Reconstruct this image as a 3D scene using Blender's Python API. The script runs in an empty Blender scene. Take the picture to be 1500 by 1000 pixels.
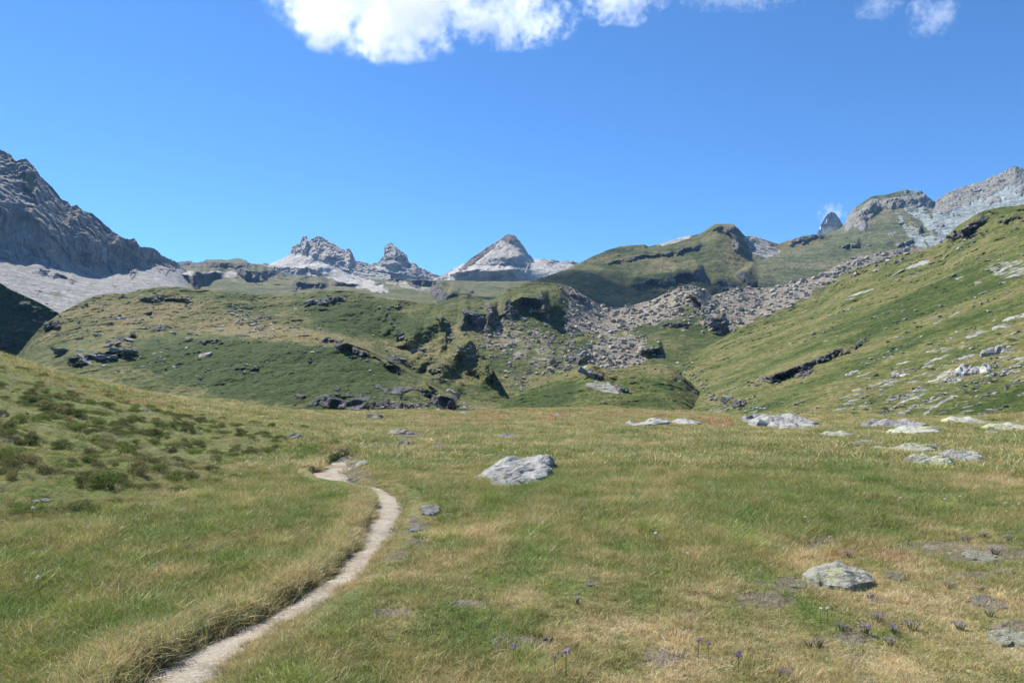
import bpy, bmesh, math, random
import numpy as np
from mathutils import Vector, Matrix
from mathutils.bvhtree import BVHTree
from concurrent.futures import ThreadPoolExecutor

SC = bpy.context.scene
COL = SC.collection
R = math.radians
RNG = np.random.default_rng(11)
random.seed(11)

# ---------------------------------------------------------------- camera, sky, sun, exposure
F = 1042.0          # focal length in pixels of a 1500 px wide frame
HY = 545.0          # image row of the horizon
EYE = 1.65
cam_d = bpy.data.cameras.new('camera')
cam = bpy.data.objects.new('camera', cam_d)
COL.objects.link(cam)
cam_d.sensor_width = 36.0
cam_d.lens = 36.0 * F / 1500.0
cam_d.shift_y = (HY - 500.0) / 1500.0
cam_d.clip_start = 0.05
cam_d.clip_end = 30000
cam.location = (0, 0, EYE)
cam.rotation_euler = (R(90), 0, 0)
SC.camera = cam

SUN_AZ, SUN_EL = -43.0, 49.0        # degrees from the view direction (left is minus), and above the horizon
world = bpy.data.worlds.new('World')
SC.world = world
world.use_nodes = True
wn, wl = world.node_tree.nodes, world.node_tree.links
for n in list(wn):
    wn.remove(n)
w_out = wn.new('ShaderNodeOutputWorld')
w_bg = wn.new('ShaderNodeBackground')
w_bg.inputs['Strength'].default_value = 0.082
w_sky = wn.new('ShaderNodeTexSky')
w_sky.sky_type = 'NISHITA'
w_sky.sun_disc = False
w_sky.sun_elevation = R(SUN_EL)
w_sky.sun_rotation = R(SUN_AZ)
w_sky.altitude = 2500
w_sky.air_density = 1.0
w_sky.dust_density = 0.1
w_sky.ozone_density = 4.0
w_tint = wn.new('ShaderNodeMix'); w_tint.data_type = 'RGBA'; w_tint.blend_type = 'MULTIPLY'
w_tint.inputs[0].default_value = 1.0
w_tint.inputs[7].default_value = (0.60, 0.955, 1.22, 1)
wl.new(w_sky.outputs[0], w_tint.inputs[6])
wl.new(w_tint.outputs[2], w_bg.inputs['Color'])
wl.new(w_bg.outputs[0], w_out.inputs['Surface'])

sun_d = bpy.data.lights.new('sun', 'SUN')
sun_d.energy = 5.0
sun_d.angle = R(0.53)
sun_d.color = (1.0, 0.955, 0.88)
sun = bpy.data.objects.new('sun', sun_d)
COL.objects.link(sun)
SUNV = Vector((math.sin(R(SUN_AZ)) * math.cos(R(SUN_EL)), math.cos(R(SUN_AZ)) * math.cos(R(SUN_EL)), math.sin(R(SUN_EL))))
sun.rotation_euler = SUNV.to_track_quat('Z', 'Y').to_euler()
sun.location = (-50, 40, 80)

SC.view_settings.view_transform = 'Standard'
SC.view_settings.look = 'None'
SC.view_settings.exposure = 0.90
HAZE = 0.000048
SC.view_settings.gamma = 1.0
SC.view_settings.use_curve_mapping = False
SC.render.engine = 'CYCLES'
SC.cycles.max_bounces = 10
SC.cycles.diffuse_bounces = 3
SC.cycles.glossy_bounces = 2
SC.cycles.transmission_bounces = 3
SC.cycles.transparent_max_bounces = 8
SC.cycles.volume_bounces = 8
SC.cycles.use_denoising = True
SC.cycles.denoiser = 'OPENIMAGEDENOISE'
SC.cycles.denoising_input_passes = 'RGB_ALBEDO_NORMAL'
SC.cycles.denoising_prefilter = 'ACCURATE'
SC.cycles.volume_step_rate = 1.0
SC.cycles.volume_max_steps = 256

# ---------------------------------------------------------------- numeric noise
_r = np.random.default_rng(5)
_perm = np.concatenate([_r.permutation(256)] * 3).astype(np.int32)
_g = _r.normal(size=(256, 3)); _g /= np.linalg.norm(_g, axis=1)[:, None]
_g = _g.astype(np.float32)
POOL = ThreadPoolExecutor(4)

def _pn(P):
    i = np.floor(P).astype(np.int32)
    f = (P - i).astype(np.float32)
    i &= 255
    u = f * f * f * (f * (f * 6 - 15) + 10)
    x0, y0, z0 = i[:, 0], i[:, 1], i[:, 2]
    A = _perm[x0]; B = _perm[x0 + 1]
    AA = _perm[A + y0]; AB = _perm[A + y0 + 1]; BA = _perm[B + y0]; BB = _perm[B + y0 + 1]
    def g(h, dx, dy, dz):
        v = _g[_perm[h]]
        return v[:, 0] * (f[:, 0] - dx) + v[:, 1] * (f[:, 1] - dy) + v[:, 2] * (f[:, 2] - dz)
    def lerp(a, b, t): return a + (b - a) * t
    x1 = lerp(g(AA + z0, 0, 0, 0), g(BA + z0, 1, 0, 0), u[:, 0])
    x2 = lerp(g(AB + z0, 0, 1, 0), g(BB + z0, 1, 1, 0), u[:, 0])
    x3 = lerp(g(AA + z0 + 1, 0, 0, 1), g(BA + z0 + 1, 1, 0, 1), u[:, 0])
    x4 = lerp(g(AB + z0 + 1, 0, 1, 1), g(BB + z0 + 1, 1, 1, 1), u[:, 0])
    return lerp(lerp(x1, x2, u[:, 1]), lerp(x3, x4, u[:, 1]), u[:, 2]) * 1.6

def pnoise(P):
    """gradient noise, about -1..1, for an (n,3) array"""
    P = np.asarray(P, dtype=np.float32)
    n = len(P)
    if n < 60000:
        return _pn(P)
    return np.concatenate(list(POOL.map(_pn, np.array_split(P, max(4, n // 60000)))))

def fbm(P, octs=4, gain=0.5, lac=2.07, ridged=False):
    P = np.asarray(P, dtype=np.float32)
    out = np.zeros(len(P), np.float32); a = 1.0; s = 0.0; q = P.copy()
    for k in range(octs):
        v = pnoise(q + 17.3 * k)
        if ridged:
            v = 1.0 - 2.0 * np.abs(v)
        out += a * v; s += a; a *= gain; q = q * lac
    return out / s

def noise2(x, y, z=0.0, **k):
    x = np.asarray(x, np.float32)
    P = np.stack([x.ravel(), np.asarray(y, np.float32).ravel() + np.zeros(x.size, np.float32), np.full(x.size, z, np.float32)], 1)
    return fbm(P, **k).reshape(x.shape)

def sst(a, b, x):
    t = np.clip((x - a) / (b - a), 0, 1)
    return t * t * (3 - 2 * t)

# ---------------------------------------------------------------- object helpers
def setp(o, label=None, cat=None, group=None, kind=None):
    if label: o['label'] = label
    if cat: o['category'] = cat
    if group: o['group'] = group
    if kind: o['kind'] = kind
    return o

def link(name, me, mat=None, parent=None):
    o = bpy.data.objects.new(name, me)
    COL.objects.link(o)
    if mat is not None and not me.materials:
        me.materials.append(mat)
    if parent is not None:
        o.parent = parent
    return o

def grid_mesh(name, P, smooth=True, attrs=None, wrap=False):
    """P: (rows, cols, 3) array -> mesh of quads"""
    nr, nc = P.shape[:2]
    me = bpy.data.meshes.new(name)
    idx = np.arange(nr * nc, dtype=np.int32).reshape(nr, nc)
    if wrap:
        idx = np.concatenate([idx, idx[:, :1]], 1)
    q = np.stack([idx[:-1, :-1], idx[:-1, 1:], idx[1:, 1:], idx[1:, :-1]], -1).reshape(-1, 4)
    me.vertices.add(nr * nc)
    me.vertices.foreach_set('co', P.astype(np.float32).ravel())
    me.loops.add(q.size)
    me.loops.foreach_set('vertex_index', q.ravel())
    me.polygons.add(len(q))
    me.polygons.foreach_set('loop_start', np.arange(0, q.size, 4, dtype=np.int32))
    me.polygons.foreach_set('loop_total', np.full(len(q), 4, np.int32))
    me.polygons.foreach_set('use_smooth', np.full(len(q), smooth))
    for k, v in (attrs or {}).items():
        if v.ndim == 3:
            a = me.attributes.new(k, 'FLOAT_COLOR', 'POINT')
            c = np.ones((nr * nc, 4), np.float32); c[:, :3] = v.reshape(-1, 3)
            a.data.foreach_set('color', c.ravel())
        else:
            a = me.attributes.new(k, 'FLOAT', 'POINT')
            a.data.foreach_set('value', v.astype(np.float32).ravel())
    me.update()
    me.validate()
    return me

# ---------------------------------------------------------------- node helper
class NT:
    def __init__(s, name, inter=None):
        s.m = bpy.data.materials.new(name)
        s.m.use_nodes = True
        s.t = s.m.node_tree
        s.t.nodes.clear()
    def n(s, typ, props=None, **inp):
        nd = s.t.nodes.new('ShaderNode' + typ)
        for k, v in (props or {}).items():
            setattr(nd, k, v)
        for k, v in inp.items():
            key = int(k[1:]) if k[0] == 'i' and k[1:].isdigit() else k.replace('_', ' ')
            s.put(nd.inputs[key], v)
        return nd
    def put(s, sock, v):
        if hasattr(v, 'outputs'):
            s.t.links.new(v.outputs[0], sock)
        elif hasattr(v, 'is_linked'):
            s.t.links.new(v, sock)
        else:
            if isinstance(v, (tuple, list)) and len(v) == 3 and sock.type == 'RGBA':
                v = (*v, 1)
            sock.default_value = v
    def math(s, op, a, b=0.0, c=0.0, clamp=False):
        return s.n('Math', dict(operation=op, use_clamp=clamp), i0=a, i1=b, i2=c)
    def mix(s, f, a, b, mode='MIX'):
        nd = s.n('Mix', dict(data_type='RGBA', blend_type=mode))
        s.put(nd.inputs[0], f); s.put(nd.inputs[6], a); s.put(nd.inputs[7], b)
        return nd.outputs[2]
    def ss(s, a, b, x):
        return s.n('MapRange', dict(interpolation_type='SMOOTHSTEP'), Value=x, From_Min=a, From_Max=b)
    def attr(s, name, typ='GEOMETRY'):
        return s.n('Attribute', dict(attribute_name=name, attribute_type=typ))
    def noise(s, vec, scale, detail=3, rough=0.55):
        return s.n('TexNoise', None, Vector=vec, Scale=scale, Detail=detail, Roughness=rough)
    def ramp(s, f, stops):
        nd = s.n('ValToRGB', None, Fac=f)
        e = nd.color_ramp.elements
        e[0].position, e[0].color = stops[0][0], (*stops[0][1], 1)
        e[1].position, e[1].color = stops[-1][0], (*stops[-1][1], 1)
        for p, c in stops[1:-1]:
            el = e.new(p); el.color = (*c, 1)
        return nd.outputs[0]
    def out(s, col, rough=0.9, bump=None, bump_dist=0.1, bump_str=1.0, spec=0.2):
        b = s.n('BsdfPrincipled', None, Base_Color=col, Roughness=rough)
        b.inputs['Specular IOR Level'].default_value = spec
        if bump is not None:
            bn = s.n('Bump', None, Height=bump, Distance=bump_dist, Strength=bump_str)
            s.t.links.new(bn.outputs[0], b.inputs['Normal'])
        o = s.n('OutputMaterial', None, Surface=b)
        return s.m

def ax(s):
    return 
# ---------------------------------------------------------------- hillsides and mountains
def slope_material(name, m, lush, olive, straw, rock_d, rock_l, warm=(0.34, 0.29, 0.22), scree=(0.42, 0.40, 0.37), speck=0.0, bump=1.0, strata=2.6, cap=None):
    """m is a rough grain size in metres"""
    t = NT(name)
    pos = t.n('NewGeometry').outputs['Position']
    n1 = t.noise(pos, 1 / (70 * m), 5, 0.62)
    n2 = t.noise(pos, 1 / (11 * m), 4, 0.6)
    n3 = t.noise(pos, 1 / (2.6 * m), 3, 0.6)
    a_rock = t.attr('rock').outputs['Fac']
    a_scree = t.attr('scree').outputs['Fac']
    a_dry = t.attr('dry').outputs['Fac']
    g = t.math('ADD', t.math('MULTIPLY', n1, 0.55), t.math('MULTIPLY', n2, 0.45))
    g = t.math('ADD', g, t.math('MULTIPLY', t.math('SUBTRACT', a_dry, 0.5), 0.5))
    grass = t.ramp(g, [(0.39, tuple(c * 0.85 for c in lush)), (0.5, olive), (0.60, straw)])
    dot = t.ss(0.40, 0.62, n3)
    grass = t.mix(dot, t.mix(0.75, grass, (0.45, 0.43, 0.40), 'MULTIPLY'), grass)
    # rock
    st = t.n('Mapping', None, Vector=pos, Scale=(1, 1, strata))
    r1 = t.noise(st, 1 / (16 * m), 6, 0.65)
    r2 = t.noise(st, 1 / (3.5 * m), 4, 0.7)
    rr = t.math('ADD', t.math('MULTIPLY', r1, 0.6), t.math('MULTIPLY', r2, 0.4))
    rock = t.ramp(rr, [(0.36, rock_d), (0.52, tuple(0.5 * (a + b) for a, b in zip(rock_d, rock_l))), (0.66, rock_l)])
    rock = t.mix(t.math('MULTIPLY', t.ss(0.5, 0.7, n1), 0.6), rock, warm)
    if cap:
        rock = t.mix(t.ss(0.7, 1.0, a_dry), rock, t.mix(t.ss(0.45, 0.6, r2), cap, tuple(c * 1.7 for c in cap)))
    vr = t.n('TexVoronoi', dict(feature='F1'), Vector=pos, Scale=1 / (2.6 * m))
    vk = t.n('MapRange', None, Value=t.n('SeparateColor', None, Color=vr.outputs['Color']).outputs[0], To_Min=0.62, To_Max=1.28)
    s2 = t.mix(t.ss(0.40, 0.60, t.math('ADD', t.math('MULTIPLY', n2, .6), t.math('MULTIPLY', n1, .4))), tuple(c * 0.68 for c in scree), scree)
    s2 = t.mix(1.0, s2, t.n('CombineColor', None, Red=vk, Green=vk, Blue=vk), 'MULTIPLY')
    mr = t.ss(0.38, 0.62, t.math('ADD', a_rock, t.math('MULTIPLY', t.math('SUBTRACT', n2, 0.5), 0.9)))
    ms = t.ss(0.36, 0.64, t.math('ADD', a_scree, t.math('MULTIPLY', t.math('SUBTRACT', n2, 0.5), 1.0)))
    col = t.mix(ms, grass, s2)
    col = t.mix(mr, col, rock)
    if speck:
        v = t.n('TexVoronoi', dict(feature='F1'), Vector=pos, Scale=1 / (3.2 * m))
        sp = t.math('MULTIPLY', t.math('LESS_THAN', v.outputs[0], 0.27), t.ss(1 - speck, 1 - speck + 0.15, n2))
        col = t.mix(t.math('MULTIPLY', sp, 0.8), col, (0.36, 0.35, 0.31))
    h = t.math('ADD', t.math('MULTIPLY', n3, 1.0), t.math('MULTIPLY', n2, 2.2))
    h = t.math('ADD', h, t.math('MULTIPLY', t.math('MULTIPLY', mr, r2), 3.0))
    return t.out(col, 0.95, h, 1.7 * m * bump, 1.0, 0.1)

def pchip(T, V):
    """V: (K, n) control values at parameters 0..K-1, evaluated at rows T (nr,) -> (nr, n)"""
    K = V.shape[0]
    d = np.diff(V, axis=0)
    m = np.zeros_like(V)
    for k in range(1, K - 1):
        a, b = d[k - 1], d[k]
        with np.errstate(divide='ignore', invalid='ignore'):
            h = 2 * a * b / (a + b)
        m[k] = np.where(a * b > 0, h, 0)
    m[0], m[-1] = d[0], d[-1]
    i = np.clip(T.astype(int), 0, K - 2)
    t = (T - i)[:, None]
    h00 = 2 * t**3 - 3 * t**2 + 1; h10 = t**3 - 2 * t**2 + t
    h01 = -2 * t**3 + 3 * t**2; h11 = t**3 - t**2
    return h00 * V[i] + h10 * m[i] + h01 * V[i + 1] + h11 * m[i + 1]

def smooth1(a, k):
    if k < 2: return a
    w = np.hanning(k * 2 + 1); w /= w.sum()
    return np.convolve(np.pad(a, k, mode='edge'), w, mode='valid')

BVHS = []
SHEETS = {}
def add_bvh(me):
    n = len(me.vertices)
    co = np.empty(n * 3, np.float32); me.vertices.foreach_get('co', co)
    q = np.empty(len(me.polygons) * 4, np.int32); me.polygons.foreach_get('vertices', q)
    BVHS.append(BVHTree.FromPolygons(co.reshape(-1, 3).tolist(), q.reshape(-1, 4).tolist()))

def at(px, py, only=None):
    """first ground point seen along a line of sight: (location, normal, depth)"""
    d = Vector(((px - 750) / F, 1.0, (HY - py) / F)).normalized()
    best = None
    for b in (BVHS if only is None else [BVHS[only]]):
        loc, nor, i, dist = b.ray_cast(Vector((0, 0, EYE)), d)
        if loc is not None and (best is None or dist < best[3]):
            best = (loc, nor, loc.y, dist)
    if best is None: return None
    loc, nor, dep, _ = best
    if nor.z < 0: nor = -nor
    return loc, nor, dep

def seg_field(U, Y, p0, p1, wq, seed, amp):
    """position along a line (0..1) and ragged signed distance from it (positive to the right of / below the line)"""
    dx, dy = p1[0] - p0[0], p1[1] - p0[1]
    L = math.hypot(dx, dy)
    s = ((U - p0[0]) * dx + (Y - p0[1]) * dy) / (L * L)
    q = -((U - p0[0]) * dy - (Y - p0[1]) * dx) / L
    q = q + 1.9 * amp * noise2(U / (amp * 4 + 5), Y / (amp * 4 + 5), seed, octs=5, gain=.6)
    return s, q

def layer(name, label, u0, u1, du, dy, curves, mat, steps=(), rough=0.5, rockdisp=0.006, fields=None, back=40, csm=3, rocky=0.0, grassamp=1.0, seed=0.0, bvh=True, slope_rock=None, sharp=0.0):
    """a hillside sheet: curves of (image x, image y, distance) from its foot to its crest, a back slope behind the crest"""
    U1 = np.arange(u0, u1 + du, du, dtype=np.float64)
    Ys, Ds = [], []
    for i, c in enumerate(curves):
        c = np.array(c, float)
        y = np.interp(U1, c[:, 0], c[:, 1]); d = np.interp(U1, c[:, 0], c[:, 2])
        last = i == len(curves) - 1
        Ys.append(smooth1(y, csm if last else 24)); Ds.append(smooth1(d, 30))
    Ys, Ds = np.array(Ys), np.log(np.array(Ds))
    T = []
    for k in range(len(curves) - 1):
        n = max(6, int(np.max(np.abs(Ys[k] - Ys[k + 1])) / dy))
        T += list(k + np.arange(n) / n)
    T.append(len(curves) - 1)
    T = np.array(T)
    Y = pchip(T, Ys); D = np.exp(pchip(T, Ds))
    U = np.broadcast_to(U1, Y.shape).copy()
    rock = np.full(Y.shape, rocky, np.float32)
    gy = np.gradient(Y, axis=0); gy = np.where(np.abs(gy) < 0.15, -0.15, gy)
    LDm = np.log(D)
    gDy = np.clip(np.gradient(LDm, axis=0) / gy, -.03, .03)
    gDu = np.clip(np.gradient(LDm, axis=1) / du - gDy * np.gradient(Y, axis=1) / du, -.03, .03)
    crest = sst(0.0, 1.0, (T - (len(curves) - 2)))[:, None]
    for j, st in enumerate(steps):
        p0, p1, A, wl_, wr_ = st[:5]
        rk = st[5] if len(st) > 5 else 1.0
        amp = st[6] if len(st) > 6 else 5.0
        s, q = seg_field(U, Y, p0, p1, wr_, seed + 3.1 * j, amp)
        Ls = math.hypot(p1[0] - p0[0], p1[1] - p0[1])
        wob = noise2(s * Ls / 55, s * 0 + 9.1 * j, seed, octs=3)
        tap = sst(0, 0.22, s) * sst(1, 0.78, s) * np.clip(0.75 + 0.9 * wob, 0.15, 1.25)
        wv = wr_ * np.clip(0.75 + 1.3 * noise2(s * Ls / 40, s * 0 + 4.7 * j, seed + 5, octs=3), 0.12, 1.7)
        if A > 0:
            qx, qy = -(p1[1] - p0[1]) / Ls, (p1[0] - p0[0]) / Ls
            fall = gDu * qx + gDy * qy
            A = np.maximum(A, np.minimum(1.8 * A, -0.92 * fall * wv)) * sst(0.5, 1.6, T)[:, None]
        prof = np.where(q < 0, sst(-wl_, 0, q), 1 - np.clip(q / wv, 0, 1))
        D = D * (1 - A * prof * tap)
        brk = sst(-0.42, 0.05, noise2(U / (wr_ * 1.1 + 4), Y / (wr_ * .9 + 3), seed + 2.3 * j + 40, octs=4))
        rock = np.maximum(rock, rk * brk * np.clip(tap * 1.5, 0, 1) * sst(-2.5, 1.5, q) * sst(wv * 1.2, wv * 0.75, q))
    scree = np.zeros_like(rock); dry = np.full_like(rock, 0.5)
    if fields:
        rock, scree, dry = fields(U, Y, D, rock, scree, dry)
    # relief
    m = float(np.mean(D)) / F
    X = (U - 750) / F * D; Z = (HY - Y) / F * D
    P = np.stack([X.ravel(), D.ravel(), Z.ravel()], 1)
    sh = Y.shape
    rr = fbm(P / (26 * m) * np.array([1, 1, 0.55]), 6, 0.55, ridged=True).reshape(sh)
    rv = fbm(P / (9 * m) * np.array([1, 1, 0.35]) + 7, 4, 0.55, ridged=True).reshape(sh)
    gg = fbm(P / (34 * m) + 3, 5, 0.5).reshape(sh)
    gh = fbm(P / (15 * m) * np.array([1, .5, 1.6]) + 21, 4, 0.55).reshape(sh)
    gl = fbm(P / (70 * m) * np.array([1, .6, 1.3]) + 31, 3, 0.5).reshape(sh)
    D2 = D * (1 + 0.010 * grassamp * (1 - rock) * gl + rockdisp * rock * (rr * 1.3 + rv * 0.55) * -1 + 0.0048 * grassamp * (1 - rock) * gh)
    Y2 = Y - rock * rough * 2.6 * (rr * 0.7 + rv * 0.5) - (1 - rock) * grassamp * 1.1 * gg
    if sharp:
        Y2 = Y2 - sharp * rock * np.maximum(0, rv) * crest
    X = (U - 750) / F * D2; Z = EYE + (HY - Y2) / F * D2
    G = np.stack([X, D2, Z], -1)
    SHEETS[name] = (G, rock, scree, dry)
    rows = []
    for i in range(1, 7):
        f = 1 + 0.012 * i * i
        p = G[-1].copy()
        p[:, 0] *= f; p[:, 1] *= f
        p[:, 2] = np.maximum(p[:, 2] - back * m * 0.35 * i * i, np.minimum(p[:, 2], -25.0))
        rows.append(p)
    G = np.concatenate([G, np.array(rows)], 0)
    def ext(a): return np.concatenate([a, np.repeat(a[-1:], 6, 0)], 0)
    if slope_rock:
        tu = np.gradient(G, axis=1); tv = np.gradient(G, axis=0)
        nz = np.cross(tu, tv); nz = np.abs(nz[..., 2]) / (np.linalg.norm(nz, axis=-1) + 1e-9)
        rock = np.maximum(rock, sst(slope_rock[0], slope_rock[1], nz)[:sh[0]])
    me = grid_mesh(name, G, True, dict(rock=ext(rock), scree=ext(scree), dry=ext(dry)))
    o = link(name, me, mat)
    setp(o, label, 'hillside' if 'hill' in name or 'slope' in name else 'mountain', None, 'structure')
    if bvh: add_bvh(me)
    return o

def blob(U, Y, cx, cy, rx, ry, ang=0.0, seed=0.0, ragged=0.5):
    c, s = math.cos(R(ang)), math.sin(R(ang))
    a = ((U - cx) * c + (Y - cy) * s) / rx; b = (-(U - cx) * s + (Y - cy) * c) / ry
    r = np.sqrt(a * a + b * b) + ragged * noise2(U / (0.5 * ry + 6), Y / (0.35 * ry + 4), seed, octs=4)
    return sst(1.25, 0.75, r)

LUSH, OLIVE, STRAW = (0.060, 0.092, 0.024), (0.118, 0.132, 0.044), (0.215, 0.185, 0.085)
GREY_D, GREY_L = (0.075, 0.075, 0.075), (0.30, 0.29, 0.27)

# far peak with snow, right of centre
def f_far(U, Y, D, rock, scree, dry):
    scree = np.maximum(scree, sst(327, 331, Y + 3 * noise2(U / 5, Y / 5, 2)) * 1.5)
    return rock * sst(334, 328, Y), scree, dry
M_far = slope_material('far_peak_rock', 3.6, LUSH, OLIVE, STRAW, (0.50, 0.505, 0.52), (0.80, 0.80, 0.80), (0.7, 0.68, 0.65), (0.85, 0.86, 0.88))
layer('mountain_far_peak', 'distant pointed grey peak with snow at its foot and cloud at its tip', 1185, 1250, 0.8, 0.8,
      [[(1180, 375, 2600), (1255, 375, 2600)],
       [(1185, 358, 2600), (1197, 342, 2600), (1203, 329, 2600), (1208, 320, 2600), (1212, 314, 2600), (1218, 311, 2600), (1224, 313, 2600), (1228, 319, 2600), (1233, 327, 2600), (1238, 337, 2600), (1250, 356, 2600)]],
      M_far, rocky=1.0, rough=0.5, rockdisp=0.012, fields=f_far, seed=1, bvh=False)

# three peaks on the skyline
M_pk = slope_material('pale_peak_rock', 2.6, LUSH, OLIVE, STRAW, (0.24, 0.23, 0.22), (0.68, 0.62, 0.53), (0.58, 0.48, 0.37), (0.47, 0.44, 0.39), cap=(0.15, 0.12, 0.095))
def f_p1(U, Y, D, rock, scree, dry):
    ap = blob(U, Y, 425, 381, 30, 9, -8, 4, 0.4)
    tl = np.maximum(blob(U, Y, 505, 405, 52, 9, 22, 5, 0.5), blob(U, Y, 440, 388, 60, 5, 4, 8))
    sc = np.maximum(ap, tl)
    return rock * (1 - sc), sc * 1.2, dry
layer('mountain_towers', 'pale craggy rock peak with twin summits above scree', 372, 572, 0.8, 0.8,
      [[(372, 440, 1950), (572, 440, 1950)],
       [(372, 412, 2260), (420, 408, 2250), (470, 412, 2240), (520, 412, 2220), (572, 418, 2260)],
       [(372, 397, 2500), (410, 388, 2440), (450, 386, 2400), (500, 392, 2370), (530, 400, 2420), (572, 402, 2500)],
       [(372, 394, 2650), (385, 390, 2650), (400, 384, 2650), (411, 380, 2650), (424, 373, 2650), (428, 364, 2650), (440, 357, 2650), (443, 348, 2650), (448, 347, 2650), (452, 356, 2650), (457, 352, 2650), (467, 348, 2650), (475, 352, 2650), (485, 358, 2650), (493, 362, 2650), (505, 370, 2650), (512, 367, 2650), (517, 376, 2650), (521, 385, 2650), (534, 387, 2650), (545, 391, 2660), (572, 400, 2660)]],
      M_pk, steps=[((385, 392), (490, 394), 0.03, 8, 16, 1, 4), ((470, 372), (520, 392), 0.02, 20, 10, 1, 4), ((448, 350), (462, 380), 0.02, 10, 6, 1, 3)],
      rocky=1.0, rough=0.8, rockdisp=0.007, fields=f_p1, csm=1, seed=2, sharp=2.5)
def f_p2(U, Y, D, rock, scree, dry):
    sc = np.maximum(blob(U, Y, 570, 394, 22, 4, 8, 3), blob(U, Y, 585, 408, 45, 5, 8, 5))
    return rock * (1 - sc), sc * 1.2, dry
layer('mountain_tooth', 'slim blunt rock tooth standing on a dark broken ridge', 526, 668, 0.8, 0.8,
      [[(526, 440, 2200), (668, 440, 2200)],
       [(526, 412, 2450), (600, 414, 2440), (668, 420, 2440)],
       [(526, 398, 2560), (545, 394, 2540), (575, 391, 2500), (605, 400, 2530), (640, 412, 2560), (668, 418, 2600)],
       [(526, 391, 2700), (544, 389, 2700), (556, 386, 2700), (558, 382, 2700), (562, 377, 2700), (563, 366, 2700), (566, 360, 2700), (573, 358, 2700), (580, 362, 2700), (584, 367, 2700), (589, 371, 2700), (596, 376, 2700), (599, 387, 2700), (609, 388, 2700), (613, 394, 2700), (627, 400, 2700), (637, 404, 2700), (648, 407, 2700), (668, 414, 2700)]],
      M_pk, steps=[((598, 392), (648, 408), 0.02, 8, 14, 1, 4), ((572, 362), (600, 388), 0.012, 12, 6, 1, 3)],
      rocky=1.0, rough=0.7, rockdisp=0.007, fields=f_p2, csm=1, seed=3, sharp=2.5)
def f_p3(U, Y, D, rock, scree, dry):
    sc = np.maximum.reduce([blob(U, Y, 715, 392, 55, 4, -2, 3, 0.4), blob(U, Y, 790, 398, 22, 14, 50, 5, 0.4), blob(U, Y, 690, 383, 50, 9, -36, 7, 0.5) * 0.7, blob(U, Y, 825, 393, 30, 9, 0, 9, 0.6) * 0.6])
    dry = np.maximum(dry, 1.1 * blob(U, Y, 747, 349, 17, 9, 0, 11, .5))
    dry = np.maximum(dry, 1.0 * blob(U, Y, 700, 377, 40, 4, -37, 12, .6))
    return rock * (1 - sc * (dry < .7)), sc * 1.2 * (dry < .7), dry
layer('mountain_pyramid', 'broad pale pyramid peak with a brown cap and scree apron', 634, 880, 0.8, 0.8,
      [[(634, 445, 2100), (880, 445, 2100)],
       [(634, 420, 2350), (700, 416, 2320), (760, 418, 2320), (820, 420, 2380), (880, 420, 2400)],
       [(634, 410, 2480), (670, 399, 2440), (710, 396, 2370), (760, 394, 2370), (800, 400, 2440), (840, 398, 2560), (880, 404, 2580)],
       [(634, 409, 2750), (648, 405, 2750), (661, 396, 2750), (680, 386, 2750), (699, 374, 2750), (712, 364, 2750), (728, 355, 2750), (739, 347, 2750), (747, 344, 2750), (754, 346, 2750), (760, 353, 2750), (768, 363, 2750), (774, 373, 2750), (781, 379, 2750), (800, 381, 2750), (821, 384, 2750), (837, 383, 2750), (848, 387, 2750), (880, 396, 2750)]],
      M_pk, steps=[((648, 400), (766, 395), 0.035, 9, 20, 1, 4), ((705, 380), (772, 376), 0.02, 14, 12, 0.9, 4), ((738, 350), (766, 358), 0.012, 10, 8, 1, 3)],
      rocky=0.9, rough=0.5, rockdisp=0.006, fields=f_p3, csm=1, seed=4, sharp=1.5)

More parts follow.
